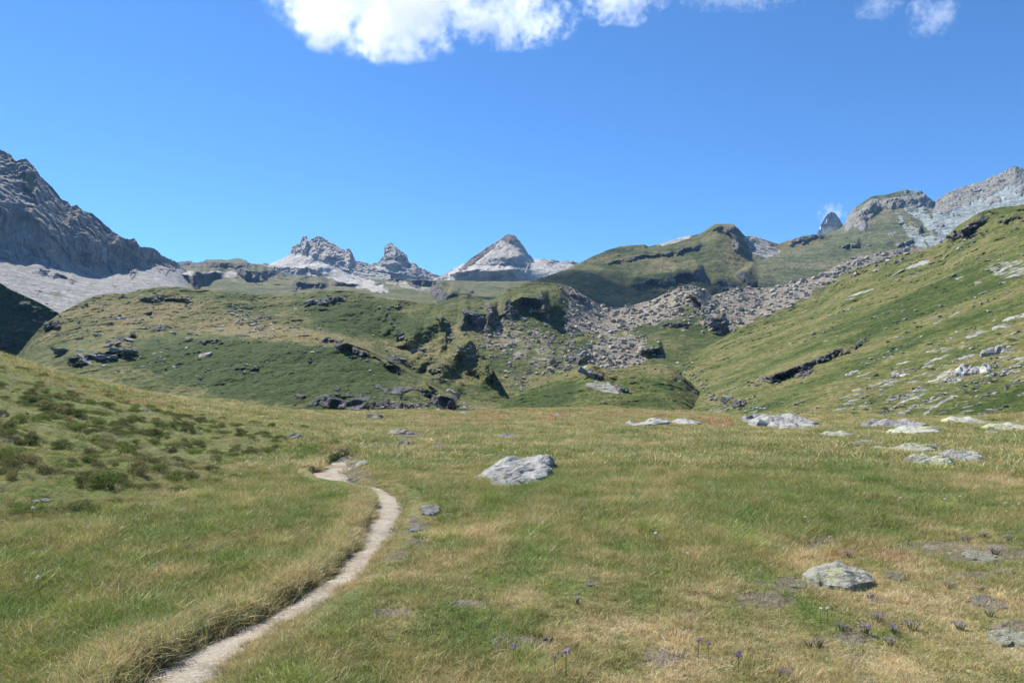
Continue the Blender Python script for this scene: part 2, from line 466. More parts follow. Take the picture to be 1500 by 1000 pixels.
# high grassy shelf below the peaks
M_shelf = slope_material('high_pasture', 1.5, (0.055, 0.08, 0.03), (0.115, 0.125, 0.05), (0.20, 0.175, 0.09), (0.06, 0.06, 0.065), (0.24, 0.23, 0.21), scree=(0.40, 0.38, 0.34))
def f_sh(U, Y, D, rock, scree, dry):
    scree = np.maximum.reduce([blob(U, Y, 240, 405, 50, 14, 0, 3), 0.35 * blob(U, Y, 345, 405, 10, 22, -25, 5), blob(U, Y, 520, 412, 50, 8, 16, 6), 0.6 * blob(U, Y, 330, 402, 70, 5, 0, 7), 0.5 * blob(U, Y, 600, 418, 40, 5, 10, 9)])
    rock = np.maximum(rock, 0.9 * sst(0.30, 0.5, noise2(U / 22, Y / 7, 17, octs=4)))
    return rock, scree, dry + 0.05
layer('hill_shelf', 'high pale green shelf with short dark cliffs below the peaks', 180, 880, 1.0, 1.0,
      [[(180, 480, 700), (880, 480, 700)],
       [(180, 450, 900), (400, 446, 950), (560, 442, 1000), (650, 440, 1050), (760, 440, 1050), (880, 445, 1050)],
       [(180, 425, 1300), (330, 420, 1400), (440, 421, 1500), (520, 424, 1450), (600, 425, 1400), (700, 424, 1450), (880, 430, 1400)],
       [(180, 396, 2000), (225, 393, 2050), (250, 387, 2100), (262, 384, 2100), (275, 382, 2100), (290, 386, 2100), (300, 381, 2100), (312, 380, 2100), (335, 380, 2100), (350, 378, 2100), (360, 381, 2100), (366, 387, 2100), (380, 387, 2100), (392, 391, 2100), (420, 402, 2100), (480, 406, 2100), (530, 408, 2050), (560, 409, 2000), (620, 410, 1950), (650, 410, 1950), (700, 412, 1950), (800, 412, 1900), (880, 420, 1800)]],
      M_shelf, steps=[((240, 384), (385, 386), 0.05, 4, 9, 1, 2), ((278, 398), (332, 400), 0.13, 30, 24, 1, 3), ((245, 404), (290, 405), 0.10, 24, 16, 1, 3),
                      ((340, 394), (395, 399), 0.10, 24, 16, 1, 3), ((382, 394), (482, 400), 0.13, 24, 15, 1, 3), ((425, 413), (484, 417), 0.12, 20, 10, 1, 2),
                      ((482, 413), (532, 418), 0.12, 20, 10, 1, 2), ((636, 416), (660, 442), 0.08, 40, 14, 0.9, 3), ((655, 425), (690, 440), 0.06, 20, 10, 0.3, 3), ((590, 410), (655, 412), 0.10, 14, 8, 1, 2), ((560, 405), (620, 408), 0.08, 10, 7, .9, 2)],
      rough=0.8, rockdisp=0.010, fields=f_sh, csm=1, seed=5, rocky=0.0, grassamp=2.0)

# long green ridge on the right, behind the moraine
M_ridge = slope_material('ridge_pasture', 1.45, (0.050, 0.076, 0.024), (0.105, 0.115, 0.042), (0.20, 0.17, 0.085), (0.06, 0.062, 0.066), (0.24, 0.23, 0.22))
def f_rg(U, Y, D, rock, scree, dry):
    n = noise2(U / 30, Y / 9, 12, octs=4)
    rock = np.maximum(rock, 0.9 * sst(0.38, 0.6, n) * sst(330, 345, Y))
    scree = np.maximum(0.8 * blob(U, Y, 985, 352, 26, 5, -14, 3), 0.55 * blob(U, Y, 1115, 362, 30, 16, 30, 4))
    return rock, scree, dry + 0.12 * sst(1000, 1100, U)
layer('hill_ridge', 'long green ridge with dark rock steps and a blunt rocky top', 770, 1300, 1.0, 1.0,
      [[(770, 500, 850), (1000, 500, 850), (1300, 500, 800)],
       [(770, 452, 1000), (900, 452, 1020), (1000, 445, 1020), (1140, 440, 1000), (1300, 430, 950)],
       [(770, 425, 1080), (860, 405, 1150), (930, 405, 1180), (1050, 390, 1230), (1140, 395, 1250), (1300, 390, 1200)],
       [(770, 415, 1150), (800, 405, 1200), (827, 395, 1250), (848, 386, 1280), (867, 376, 1320), (888, 367, 1350), (907, 361, 1400), (923, 359, 1420), (944, 358, 1440), (950, 361, 1440), (968, 357, 1450), (997, 348, 1480), (1024, 343, 1480), (1033, 338, 1480), (1040, 332, 1480), (1050, 328, 1480), (1073, 328, 1480), (1080, 334, 1480), (1092, 346, 1480), (1107, 346, 1480), (1123, 352, 1500), (1140, 357, 1500), (1157, 352, 1550), (1180, 345, 1600), (1200, 343, 1600), (1225, 345, 1600), (1300, 352, 1600)]],
      M_ridge, steps=[((915, 418), (1012, 403), 0.035, 16, 11, 1, 4), ((985, 404), (1032, 392), 0.05, 18, 20, 1, 5), ((1040, 332), (1088, 334), 0.02, 10, 12, 1, 3), ((1062, 330), (1092, 372), 0.045, 30, 14, 1, 5),
                      ((1082, 395), (1102, 425), 0.05, 26, 14, 1, 5), ((1040, 412), (1100, 420), 0.05, 16, 14, 0.9, 5), ((880, 385), (1000, 366), 0.02, 14, 6, 0.8, 4), ((985, 370), (1030, 358), 0.03, 12, 10, 0.9, 4), ((1145, 352), (1210, 343), 0.02, 8, 8, 1, 3), ((1000, 420), (1050, 432), 0.04, 20, 14, 0.6, 5), ((1130, 396), (1165, 396), 0.02, 6, 6, 1, 2)],
      rough=0.7, rockdisp=0.008, fields=f_rg, csm=1, seed=6)

# grey mountain at the right
M_right = slope_material('grey_mountain', 1.9, (0.075, 0.095, 0.045), (0.13, 0.145, 0.07), (0.21, 0.19, 0.11), (0.20, 0.19, 0.165), (0.44, 0.42, 0.37), (0.36, 0.33, 0.26), (0.29, 0.325, 0.31))
def f_rt(U, Y, D, rock, scree, dry):
    cr = np.interp(U, [1120, 1227, 1245, 1277, 1350, 1377, 1443, 1487, 1700], [362, 337, 315, 288, 282, 293, 267, 247, 195])
    d = Y - cr
    n = noise2(U / 16, Y / 12, 3, octs=4)
    n2 = noise2(U / 40, Y / 30, 7, octs=4)
    top = sst(30, 12, d + 9 * n) * sst(1228, 1246, U)
    rock = np.maximum(rock, top)
    streak = noise2(U / 12 - Y / 26, Y / 40, 9, octs=4)
    sc = sst(1265, 1330, U + 30 * n2) * 0.9 * sst(-0.45, 0.5, streak + 0.35 * n + (U - 1335) / 110)
    rock = np.maximum(rock, 0.7 * sst(1368, 1385, U + 6 * n) * sst(0.12, 0.4, n2 + n * 0.9))
    rock = rock * (1 - 0.8 * sst(9, 3, d + 3 * n) * sst(1245, 1262, U) * sst(1362, 1345, U))
    rock = np.maximum(rock, sst(0.28, 0.45, n) * sst(1200, 1260, U) * 0.8)
    return rock, sc, dry
layer('mountain_right', 'grey stony mountain with rocky skyline and pale scree at far right', 1110, 1760, 1.1, 1.1,
      [[(1110, 480, 900), (1500, 460, 900), (1950, 400, 700)],
       [(1110, 405, 1150), (1250, 392, 1200), (1400, 375, 1250), (1500, 350, 1250), (1950, 300, 1100)],
       [(1110, 372, 1450), (1240, 345, 1560), (1300, 320, 1600), (1350, 316, 1590), (1400, 314, 1560), (1500, 290, 1540), (1950, 200, 1400)],
       [(1110, 366, 1700), (1140, 358, 1700), (1165, 351, 1720), (1180, 347, 1750), (1200, 345, 1750), (1227, 337, 1800), (1238, 329, 1800), (1242, 318, 1800), (1248, 310, 1800), (1260, 299, 1800), (1277, 288, 1800), (1300, 285, 1800), (1327, 278, 1800), (1350, 281, 1800), (1360, 291, 1800), (1368, 298, 1800), (1377, 292, 1800), (1393, 282, 1830), (1420, 273, 1850), (1443, 266, 1850), (1467, 255, 1850), (1480, 248, 1850), (1487, 245, 1850), (1500, 250, 1850), (1560, 236, 1850), (1700, 222, 1850), (1950, 212, 1800)]],
      M_right, steps=[((1238, 330), (1290, 295), 0.018, 12, 16, 1, 4), ((1285, 294), (1362, 292), 0.012, 10, 12, 1, 4), ((1350, 285), (1366, 302), 0.012, 10, 8, 1, 4), ((1378, 300), (1480, 262), 0.006, 20, 16, .6, 6), ((1330, 330), (1352, 335), 0.02, 8, 8, 1, 3), ((1225, 362), (1262, 358), 0.02, 10, 8, 0.9, 5), ((1255, 376), (1283, 372), 0.02, 10, 9, 0.9, 5), ((1310, 360), (1340, 352), 0.02, 8, 7, 1, 4)],
      rough=0.7, rockdisp=0.0045, fields=f_rt, csm=1, seed=7, sharp=2.0)

# dark mountain at the left
M_left = slope_material('dark_mountain', 1.3, (0.08, 0.095, 0.05), (0.13, 0.14, 0.07), (0.2, 0.19, 0.11), (0.14, 0.135, 0.13), (0.46, 0.425, 0.385), (0.44, 0.35, 0.28), (0.28, 0.27, 0.25), strata=0.38)
def f_lf(U, Y, D, rock, scree, dry):
    foot = np.interp(U, [-500, 0, 60, 110, 150, 200, 225, 260, 330], [330, 366, 388, 398, 400, 392, 386, 392, 405])
    n = noise2(U / 18 + Y / 30, Y / 14, 3, octs=4)
    sc = sst(-3, 5, Y - foot + 9 * n + 44 * noise2(U / 40, Y * 0 + .5, 18, octs=4) + (U < 190) * 4)
    sc = np.maximum(sc, blob(U, Y, 85, 372, 10, 34, -38, 3, 0.3) * 0.9)
    grass = np.maximum(blob(U, Y, 40, 262, 13, 7, 0, 4, 0.3), blob(U, Y, 42, 275, 11, 9, 0, 5, 0.3))
    sc2 = sc * (1 - 0.75 * sst(-0.05, 0.4, noise2(U / 26 + Y / 40, Y / 18 - U / 60, 8, octs=5)) * sst(385, 425, Y))
    return rock * (1 - sc) * (1 - grass), sc2 * 1.3 * (1 - grass), dry
layer('mountain_left', 'dark shaded cliff mountain with pale scree fan at far left', -260, 345, 1.15, 1.2,
      [[(-520, 520, 560), (0, 480, 640), (345, 470, 800)],
       [(-520, 420, 700), (0, 410, 860), (100, 425, 930), (200, 428, 1050), (250, 425, 1150), (345, 460, 1200)],
       [(-520, 330, 960), (0, 366, 1060), (60, 385, 1110), (110, 396, 1180), (150, 399, 1260), (200, 391, 1380), (225, 386, 1450), (260, 391, 1560), (285, 420, 1580), (345, 450, 1600)],
       [(-520, 220, 1000), (0, 300, 1110), (60, 322, 1160), (110, 345, 1240), (150, 360, 1320), (200, 375, 1430), (225, 378, 1490), (260, 388, 1600), (285, 414, 1620), (345, 445, 1640)],
       [(-520, 60, 1150), (-200, 130, 1220), (0, 222, 1290), (15, 227, 1290), (22, 238, 1290), (38, 234, 1290), (50, 246, 1300), (60, 261, 1310), (75, 275, 1320), (92, 295, 1330), (99, 297, 1340), (104, 303, 1340), (112, 302, 1350), (122, 310, 1350), (135, 314, 1370), (150, 328, 1390), (165, 340, 1410), (178, 349, 1420), (190, 353, 1440), (197, 351, 1450), (202, 359, 1450), (206, 364, 1460), (222, 364, 1480), (230, 369, 1500), (237, 376, 1520), (256, 384, 1600), (268, 392, 1640), (285, 408, 1660), (310, 428, 1680), (345, 440, 1700)]],
      M_left, steps=[((15, 228), (60, 300), 0.03, 30, 20, 1, 6), ((30, 300), (90, 375), 0.03, 40, 16, 1, 6), ((95, 305), (150, 390), 0.03, 45, 20, 1, 6), ((160, 345), (215, 388), 0.025, 40, 18, 1, 5), ((195, 354), (208, 372), 0.02, 14, 8, 1, 3), ((40, 385), (120, 415), 0.04, 20, 12, 0.9, 5), ((-60, 250), (10, 340), 0.03, 60, 20, 1, 6)],
      rocky=1.0, rough=0.7, rockdisp=0.009, fields=f_lf, csm=1, seed=8, sharp=1.5)

# valley side at left edge: shadow put in by a steep wall and darker turf
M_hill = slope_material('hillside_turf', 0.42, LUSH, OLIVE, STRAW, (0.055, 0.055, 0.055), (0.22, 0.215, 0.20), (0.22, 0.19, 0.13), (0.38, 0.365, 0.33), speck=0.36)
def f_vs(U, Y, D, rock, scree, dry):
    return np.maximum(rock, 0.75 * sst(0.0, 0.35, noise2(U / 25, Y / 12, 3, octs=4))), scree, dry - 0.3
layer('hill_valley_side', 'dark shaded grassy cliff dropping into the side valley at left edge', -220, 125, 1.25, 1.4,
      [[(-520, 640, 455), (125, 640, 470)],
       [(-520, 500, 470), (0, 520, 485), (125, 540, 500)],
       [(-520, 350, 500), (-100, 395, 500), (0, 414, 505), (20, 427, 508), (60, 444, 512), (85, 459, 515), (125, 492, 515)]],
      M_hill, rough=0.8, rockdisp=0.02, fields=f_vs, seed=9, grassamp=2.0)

# boulder-strewn bowl in the middle, up to the moraine crest
def rockfall(U, Y):
    crest = np.interp(U, [820, 837, 859, 880, 893, 928, 955, 976, 1013, 1043, 1083, 1133, 1200, 1267, 1340], [416, 421, 435, 448, 452, 447, 439, 429, 417, 433, 422, 421, 403, 375, 362])
    low = np.interp(U, [800, 830, 870, 915, 940, 990, 1030, 1060, 1100, 1160, 1230, 1340], [470, 485, 490, 492, 478, 470, 486, 488, 474, 448, 408, 378])
    n = noise2(U / 22, Y / 14, 31, octs=4)
    gap = sst(-0.62, -0.05, noise2(U / 26, Y / 12, 39, octs=4) + 0.35 * sst(470, 440, Y))
    a = sst(812, 845, U + 14 * n) * sst(6, -8, Y - low + 14 * n) * gap
    b = blob(U, Y, 905, 518, 52, 26, -14, 33, 0.5)
    c = 0.5 * blob(U, Y, 770, 505, 85, 26, 28, 35, 0.9)
    d = 0.45 * blob(U, Y, 840, 545, 60, 14, 10, 36, 0.9)
    return np.maximum.reduce([a, b, c, d])
M_bowl = slope_material('bowl_turf', 0.62, LUSH, OLIVE, STRAW, (0.06, 0.06, 0.062), (0.25, 0.24, 0.22), (0.25, 0.21, 0.15), (0.255, 0.222, 0.175), speck=0.42)
def f_bw(U, Y, D, rock, scree, dry):
    s = rockfall(U, Y) * (1 - 0.85 * blob(U, Y, 1010, 462, 18, 14, 30, 3)) * (1 - 0.9 * blob(U, Y, 1000, 495, 60, 22, 0, 4, .4))
    return rock, np.maximum(scree, 0.92 * s), dry - 0.05
layer('hill_boulder_bowl', 'hollow hillside strewn with grey boulders under a stony moraine crest', 548, 1350, 1.15, 1.1,
      [[(548, 650, 200), (720, 650, 220), (1000, 620, 240), (1200, 560, 320), (1350, 480, 440)],
       [(548, 575, 300), (720, 560, 330), (850, 548, 350), (1000, 535, 390), (1100, 490, 440), (1200, 445, 500), (1350, 395, 600)],
       [(548, 500, 420), (640, 485, 430), (720, 495, 430), (800, 490, 450), (880, 485, 490), (950, 480, 500), (1010, 462, 500), (1100, 455, 540), (1200, 425, 590), (1350, 376, 680)],
       [(548, 455, 480), (600, 448, 500), (640, 444, 510), (667, 435, 520), (685, 433, 520), (701, 437, 520), (717, 440, 520), (728, 435, 530), (747, 421, 540), (768, 415, 550), (789, 413, 560), (821, 416, 570), (837, 421, 580), (859, 435, 590), (880, 448, 600), (893, 452, 600), (909, 451, 600), (928, 447, 600), (955, 439, 590), (976, 429, 580), (997, 420, 570), (1013, 417, 570), (1027, 423, 580), (1043, 433, 600), (1060, 428, 620), (1083, 422, 630), (1133, 421, 650), (1167, 412, 670), (1200, 403, 690), (1233, 384, 710), (1267, 374, 720), (1300, 367, 740), (1350, 361, 760)]],
      M_bowl, steps=[((670, 456), (728, 462), 0.075, 22, 30, 1, 6), ((728, 440), (806, 436), 0.085, 22, 33, 1, 6), ((790, 420), (800, 462), 0.05, 40, 12, 1, 5), ((715, 440), (727, 470), 0.04, 30, 10, 0.9, 4), ((835, 497), (853, 535), 0.07, 34, 12, 1, 4), ((796, 515), (836, 545), 0.03, 20, 7, 0.8, 4),
                      ((932, 514), (972, 508), 0.05, 16, 18, 1, 4), ((838, 424), (862, 442), 0.03, 14, 9, 1, 4), ((1005, 425), (1040, 462), 0.05, 40, 14, 0.5, 5), ((1030, 462), (1062, 470), 0.04, 14, 14, 1, 5), ((965, 470), (1012, 475), 0.02, 12, 6, 0.8, 3), ((640, 470), (660, 500), 0.03, 20, 10, 0.8, 4)],
      rough=0.6, rockdisp=0.007, fields=f_bw, seed=10, csm=1)

# broad grassy knoll, left of centre
def f_kn(U, Y, D, rock, scree, dry):
    n = noise2(U / 26, Y / 8, 22, octs=5)
    n2 = noise2(U / 90, Y / 40, 25, octs=3)
    zone = np.maximum(blob(U, Y, 190, 490, 150, 55, 0, 2, .4), blob(U, Y, 330, 490, 260, 70, 10, 6, .4) * 0.8)
    rock = np.maximum(rock, 0.95 * zone * sst(0.30, 0.52, n + 0.2 * n2))
    rock = np.maximum(rock, 0.9 * blob(U, Y, 640, 500, 90, 60, 45, 5, .4) * sst(0.26, 0.5, n))
    rock = np.maximum(rock, 0.8 * blob(U, Y, 560, 585, 130, 22, 0, 9, .4) * sst(-0.1, 0.3, noise2(U / 30, Y / 12, 8, octs=4)))
    sh = blob(U, Y, 390, 540, 190, 46, 8, 12, .3)  # shade on the lower front, painted in as greener, darker turf
    dry = dry - 0.5 * sh + 0.2 * blob(U, Y, 250, 470, 180, 30, 10, 13, .4) + 0.3 * blob(U, Y, 420, 492, 130, 12, 6, 14) - 0.3 * blob(U, Y, 530, 465, 90, 26, 10, 15, .4)
    return rock, scree, dry
layer('hill_knoll', 'broad rounded grassy knoll with scattered rock outcrops left of centre', 8, 790, 1.1, 1.0,
      [[(8, 660, 110), (400, 660, 125), (790, 660, 140)],
       [(8, 600, 160), (120, 590, 170), (250, 592, 172), (400, 600, 168), (500, 606, 165), (600, 606, 168), (700, 606, 178), (790, 610, 180)],
       [(8, 560, 215), (60, 530, 222), (120, 520, 225), (220, 512, 236), (330, 500, 240), (420, 490, 245), (480, 493, 245), (540, 512, 238), (600, 545, 222), (640, 570, 208), (670, 590, 196), (700, 598, 190), (790, 606, 186)],
       [(8, 548, 250), (60, 510, 255), (120, 495, 260), (220, 485, 278), (330, 478, 290), (420, 478, 290), (480, 485, 285), (540, 505, 278), (600, 540, 262), (640, 564, 250), (670, 583, 240), (700, 592, 235), (790, 602, 225)],
       [(8, 545, 290), (20, 528, 292), (40, 502, 295), (60, 479, 300), (85, 460, 310), (120, 442, 330), (138, 433, 338), (160, 430, 345), (185, 429, 355), (205, 424, 360), (235, 420, 370), (262, 420, 370), (290, 424, 372), (340, 427, 375), (385, 432, 378), (420, 432, 380), (455, 428, 385), (490, 425, 385), (520, 427, 385), (540, 431, 382), (552, 435, 380), (568, 438, 375), (600, 441, 370), (627, 446, 360), (643, 454, 350), (655, 470, 335), (668, 478, 328), (682, 490, 318), (697, 506, 305), (715, 528, 290), (728, 552, 275), (745, 580, 250), (790, 604, 232)]],
      M_hill, steps=[((546, 428), (612, 516), 0.055, 80, 26, .34, 3.5), ((588, 476), (662, 566), 0.055, 70, 32, .34, 4), ((634, 448), (698, 524), 0.055, 70, 30, .36, 4), ((664, 488), (732, 562), 0.045, 60, 28, .34, 4), ((480, 492), (600, 545), 0.03, 26, 8, 0.9, 6), ((610, 560), (672, 590), 0.05, 40, 16, 1, 7),
                     ((430, 580), (640, 592), 0.04, 30, 18, 0.7, 6), ((88, 526), (205, 508), 0.05, 24, 12, 1, 6), ((150, 500), (205, 490), 0.03, 14, 8, 1, 4), ((215, 482), (262, 474), 0.02, 10, 6, 1, 3), ((250, 500), (330, 498), 0.02, 14, 6, 0.9, 4), ((195, 436), (290, 436), 0.02, 8, 5, 0.9, 4), ((440, 448), (500, 432), 0.03, 10, 6, 1, 3), ((60, 480), (88, 468), 0.03, 10, 12, 1, 4), ((468, 495), (510, 500), 0.03, 12, 8, 1, 3), ((560, 520), (600, 528), 0.03, 12, 9, 1, 3), ((340, 540), (385, 538), 0.015, 8, 4, 0.9, 3)],
      rough=0.6, rockdisp=0.006, fields=f_kn, seed=11, grassamp=1.6)

# long slope on the right
def f_ds(U, Y, D, rock, scree, dry):
    wp = 5 * noise2(U / 20, Y / 14, 33, octs=3)
    n = noise2((U + Y * 1.3 + 4 * wp) / 26, (Y + U * 0.42 + wp) / 5.5, 3, octs=5)      # streaks that follow the slope
    n2 = noise2(U / 120, Y / 60, 6, octs=3)
    gully = sst(20, 3, np.abs(U - np.interp(Y, [530, 560, 605, 640], [985, 1005, 1035, 1060]) - 15) + 26 * n)
    pale = 0.8 * sst(0.34, 0.60, n + 0.25 * n2 + 0.22 * blob(U, Y, 1420, 560, 190, 60, -22, 4, .8) - 0.15 * sst(1250, 1100, U))
    scree = np.maximum(np.maximum(0.22 * gully, 0.85 * pale), 0.35 * blob(U, Y, 1075, 597, 50, 10, -5, 8, 1.2))
    scree = np.maximum(scree, 0.5 * blob(U, Y, 1490, 395, 45, 14, 0, 9, .6))
    dk = sst(0.05, 0.4, noise2((U + Y * 1.6) / 200, (Y + U * 0.42) / 34, 15, octs=3))
    return rock, scree, dry - 0.22 * dk + 0.06
M_slope = slope_material('slope_turf', 0.30, (0.055, 0.088, 0.020), (0.110, 0.130, 0.038), (0.195, 0.178, 0.075), (0.06, 0.06, 0.06), (0.26, 0.255, 0.235), (0.24, 0.21, 0.15), (0.31, 0.305, 0.265), speck=0.36)
layer('slope_right', 'long grassy slope with pale slabs rising to the right edge', 958, 1800, 1.25, 1.3,
      [[(958, 690, 62), (1150, 690, 48), (1350, 690, 42), (1500, 690, 40), (1950, 700, 32)],
       [(958, 612, 150), (1035, 606, 120), (1120, 606, 95), (1250, 608, 78), (1400, 602, 72), (1500, 596, 70), (1950, 500, 60)],
       [(958, 582, 230), (1035, 570, 185), (1100, 560, 160), (1200, 540, 140), (1350, 510, 126), (1500, 470, 120), (1950, 360, 100)],
       [(958, 564, 300), (1035, 530, 280), (1100, 510, 270), (1200, 478, 255), (1350, 430, 230), (1500, 380, 205), (1950, 250, 150)],
       [(958, 556, 330), (985, 537, 335), (1000, 528, 340), (1087, 479, 370), (1140, 455, 390), (1200, 432, 405), (1233, 401, 400), (1260, 392, 398), (1293, 380, 395), (1353, 365, 380), (1381, 356, 370), (1388, 345, 365), (1398, 334, 360), (1410, 326, 355), (1430, 314, 345), (1443, 308, 340), (1467, 303, 330), (1500, 300, 320), (1600, 280, 300), (1950, 200, 230)]],
      M_slope, steps=[((1108, 561), (1288, 488), 0.045, 26, 11, 1.2, 2.5), ((1108, 556), (1195, 530), 0.035, 10, 13, 1.2, 3), ((1384, 352), (1445, 312), 0.05, 16, 13, 1.2, 4), ((1062, 588), (1095, 586), 0.05, 10, 16, 1.2, 3), ((1455, 325), (1495, 316), 0.02, 8, 5, 1, 3), ((985, 545), (1032, 604), -0.012, 14, 14, 0.0, 8),
                      ((1230, 402), (1500, 300), 0.0, 1, 1, 0, 1)],
      rough=0.6, rockdisp=0.010, fields=f_ds, seed=12, grassamp=1.9, csm=2)

# small green mound in front of the bowl
def f_md(U, Y, D, rock, scree, dry):
    return rock, 0.6 * blob(U, Y, 885, 567, 32, 7, 10, 3, .6), dry + 0.15 * noise2(U / 50, Y / 20, 4) - 0.35 * blob(U, Y, 780, 590, 70, 20, -20, 5, .4) + 0.12 * sst(565, 545, Y)  # shade of the left flank painted as darker turf, crest turf lightened
layer('hill_mound', 'low green mound with a rocky tip in the middle of the valley', 682, 1080, 1.0, 0.9,
      [[(682, 660, 85), (1050, 660, 85)],
       [(682, 612, 125), (800, 600, 125), (900, 596, 125), (1000, 600, 130), (1050, 622, 145), (1085, 645, 150)],
       [(682, 610, 140), (717, 603, 150), (760, 574, 168), (800, 557, 178), (833, 544, 184), (855, 536, 184), (865, 532, 182), (880, 538, 180), (900, 542, 182), (918, 538, 186), (933, 535, 190), (967, 533, 192), (980, 537, 192), (1000, 549, 192), (1020, 568, 190), (1040, 590, 186), (1060, 610, 182), (1085, 630, 176)]],
      M_slope, steps=[((862, 536), (880, 556), 0.04, 14, 9, 1, 3), ((900, 562), (918, 575), 0.03, 12, 8, 1, 3), ((975, 536), (1050, 604), 0.01, 30, 20, 0.0, 8)],
      rough=0.6, rockdisp=0.01, fields=f_md, seed=13, grassamp=2.6, csm=5)
# ---------------------------------------------------------------- the meadow round the camera
MU = [-900, -400, 0, 150, 300, 450, 600, 750, 900, 1050, 1200, 1350, 1500, 1900, 2500]
MC = {   # image column -> (row, distance) down the near ground to its brow
    -900: [(1000, 3.3), (800, 5.0), (650, 8.5), (520, 14), (400, 24)],
    -400: [(1000, 3.5), (800, 5.6), (680, 8.6), (580, 13), (500, 19), (450, 27)],
    0: [(1000, 3.8), (850, 5.35), (750, 7.5), (650, 11.3), (580, 17), (540, 22), (512, 28)],
    150: [(1000, 3.8), (850, 5.4), (750, 7.8), (680, 11.0), (620, 17), (580, 25), (558, 31)],
    300: [(1000, 3.8), (850, 5.5), (750, 8.3), (680, 12.6), (630, 20), (600, 31), (584, 42)],
    450: [(1000, 3.8), (850, 5.5), (750, 8.5), (680, 13.2), (640, 19.5), (617, 32), (603, 50)],
    600: [(1000, 3.8), (850, 5.5), (750, 8.7), (690, 12.8), (650, 19.5), (622, 34), (604, 58)],
    750: [(1000, 3.8), (850, 5.5), (750, 8.7), (690, 12.5), (650, 18.5), (620, 33), (599, 60)],
    900: [(1000, 3.8), (850, 5.5), (750, 8.7), (690, 12.5), (650, 18.5), (620, 33), (596, 62)],
    1050: [(1000, 3.8), (850, 5.5), (750, 8.6), (690, 12.2), (650, 17.5), (622, 30), (604, 52)],
    1200: [(1000, 3.8), (850, 5.45), (750, 8.4), (690, 11.8), (650, 16.5), (626, 26), (612, 42)],
    1350: [(1000, 3.8), (850, 5.4), (750, 8.2), (690, 11.2), (650, 15.5), (630, 22), (615, 38)],
    1500: [(1000, 3.8), (850, 5.35), (750, 8.0), (690, 10.8), (660, 13.6), (640, 19), (614, 38)],
    1900: [(1000, 3.8), (850, 5.2), (750, 7.7), (690, 10.2), (650, 14), (610, 22), (575, 38)],
    2500: [(1000, 3.7), (850, 5.1), (750, 7.4), (690, 9.6), (640, 14), (580, 24), (530, 40)]}
FALL = {-900: 0.05, -400: -0.02, 0: -0.10, 150: -0.13, 300: -0.15, 450: -0.16, 600: -0.16, 750: -0.15, 900: -0.15, 1050: -0.14, 1200: -0.12, 1350: -0.08, 1500: -0.05, 1900: 0.0, 2500: 0.05}
LD = np.linspace(math.log(0.05), math.log(160), 420)
TU = np.linspace(-900, 2500, 341)
def _table():
    cols = []
    for u in MU:
        pts = MC[u]
        d = [0.05, 1.5] + [p[1] for p in pts]
        z = [-EYE, -EYE] + [(HY - p[0]) / F * p[1] for p in pts]
        dl, zl, fl = d[-1], z[-1], FALL[u]
        d += [dl * 1.15, dl + 25, dl + 60, 165]
        z += [zl + 0.4 * fl * dl * 0.15, zl + fl * 25, zl + fl * 60, zl + fl * 90]
        # smooth in log distance
        x = np.log(d)
        v = np.interp(LD, x, z)
        cols.append(v)
    A = np.array(cols)
    B = np.array([np.interp(TU, MU, A[:, j]) for j in range(len(LD))]).T
    for j in range(B.shape[1]): B[:, j] = smooth1(B[:, j], 12)
    for i in range(B.shape[0]): B[i] = smooth1(B[i], 9)
    return B
TAB = _table()

def _bil(u, d):
    fu = np.clip((u - TU[0]) / (TU[1] - TU[0]), 0, len(TU) - 1.001)
    fd = np.clip((np.log(np.maximum(d, 0.06)) - LD[0]) / (LD[1] - LD[0]), 0, len(LD) - 1.001)
    i, j = fu.astype(int), fd.astype(int)
    a, b = fu - i, fd - j
    return (TAB[i, j] * (1 - a) * (1 - b) + TAB[i + 1, j] * a * (1 - b) + TAB[i, j + 1] * (1 - a) * b + TAB[i + 1, j + 1] * a * b)

def meadow_u(x, y):
    th = np.arctan2(x, y); tc = np.clip(th, R(-57), R(57))
    return 750 + F * np.tan(tc), np.hypot(x, y) * np.cos(tc)

def bank_w(u, d):
    """how much a spot belongs to the heathery bank on the left"""
    edge = np.interp(d, [6, 8, 11, 16, 24, 40], [40, 180, 330, 440, 430, 330])
    return sst(60, -80, u - edge) * sst(6.2, 8.2, d) * sst(29, 19, d)

def meadow_base(x, y, fine=True):
    x = np.asarray(x, float); y = np.asarray(y, float)
    u, d = meadow_u(x, y)
    z = _bil(u, d)
    r = np.hypot(x, y)
    w = sst(1.2, 3.0, r)
    bw = bank_w(u, d)
    z = z + w * (0.13 * noise2(x / 3.1, y / 3.1, 2.0, octs=3) + 0.55 * sst(14, 42, r) * noise2(x / 7, y / 9, 6.0, octs=4))
    z = z + 0.32 * np.exp(-((x + 4.25) / .75) ** 2 - ((y - 15.4) / 1.0) ** 2)
    z = z + w * (0.045 * noise2(x / 0.7, y / 0.7, 9.0, octs=3) + bw * (0.20 * noise2(x / 1.5, y / 1.1, 4.0, octs=3) + 0.12 * noise2(x / 0.55, y / 0.45, 5.0, octs=2)))
    return z

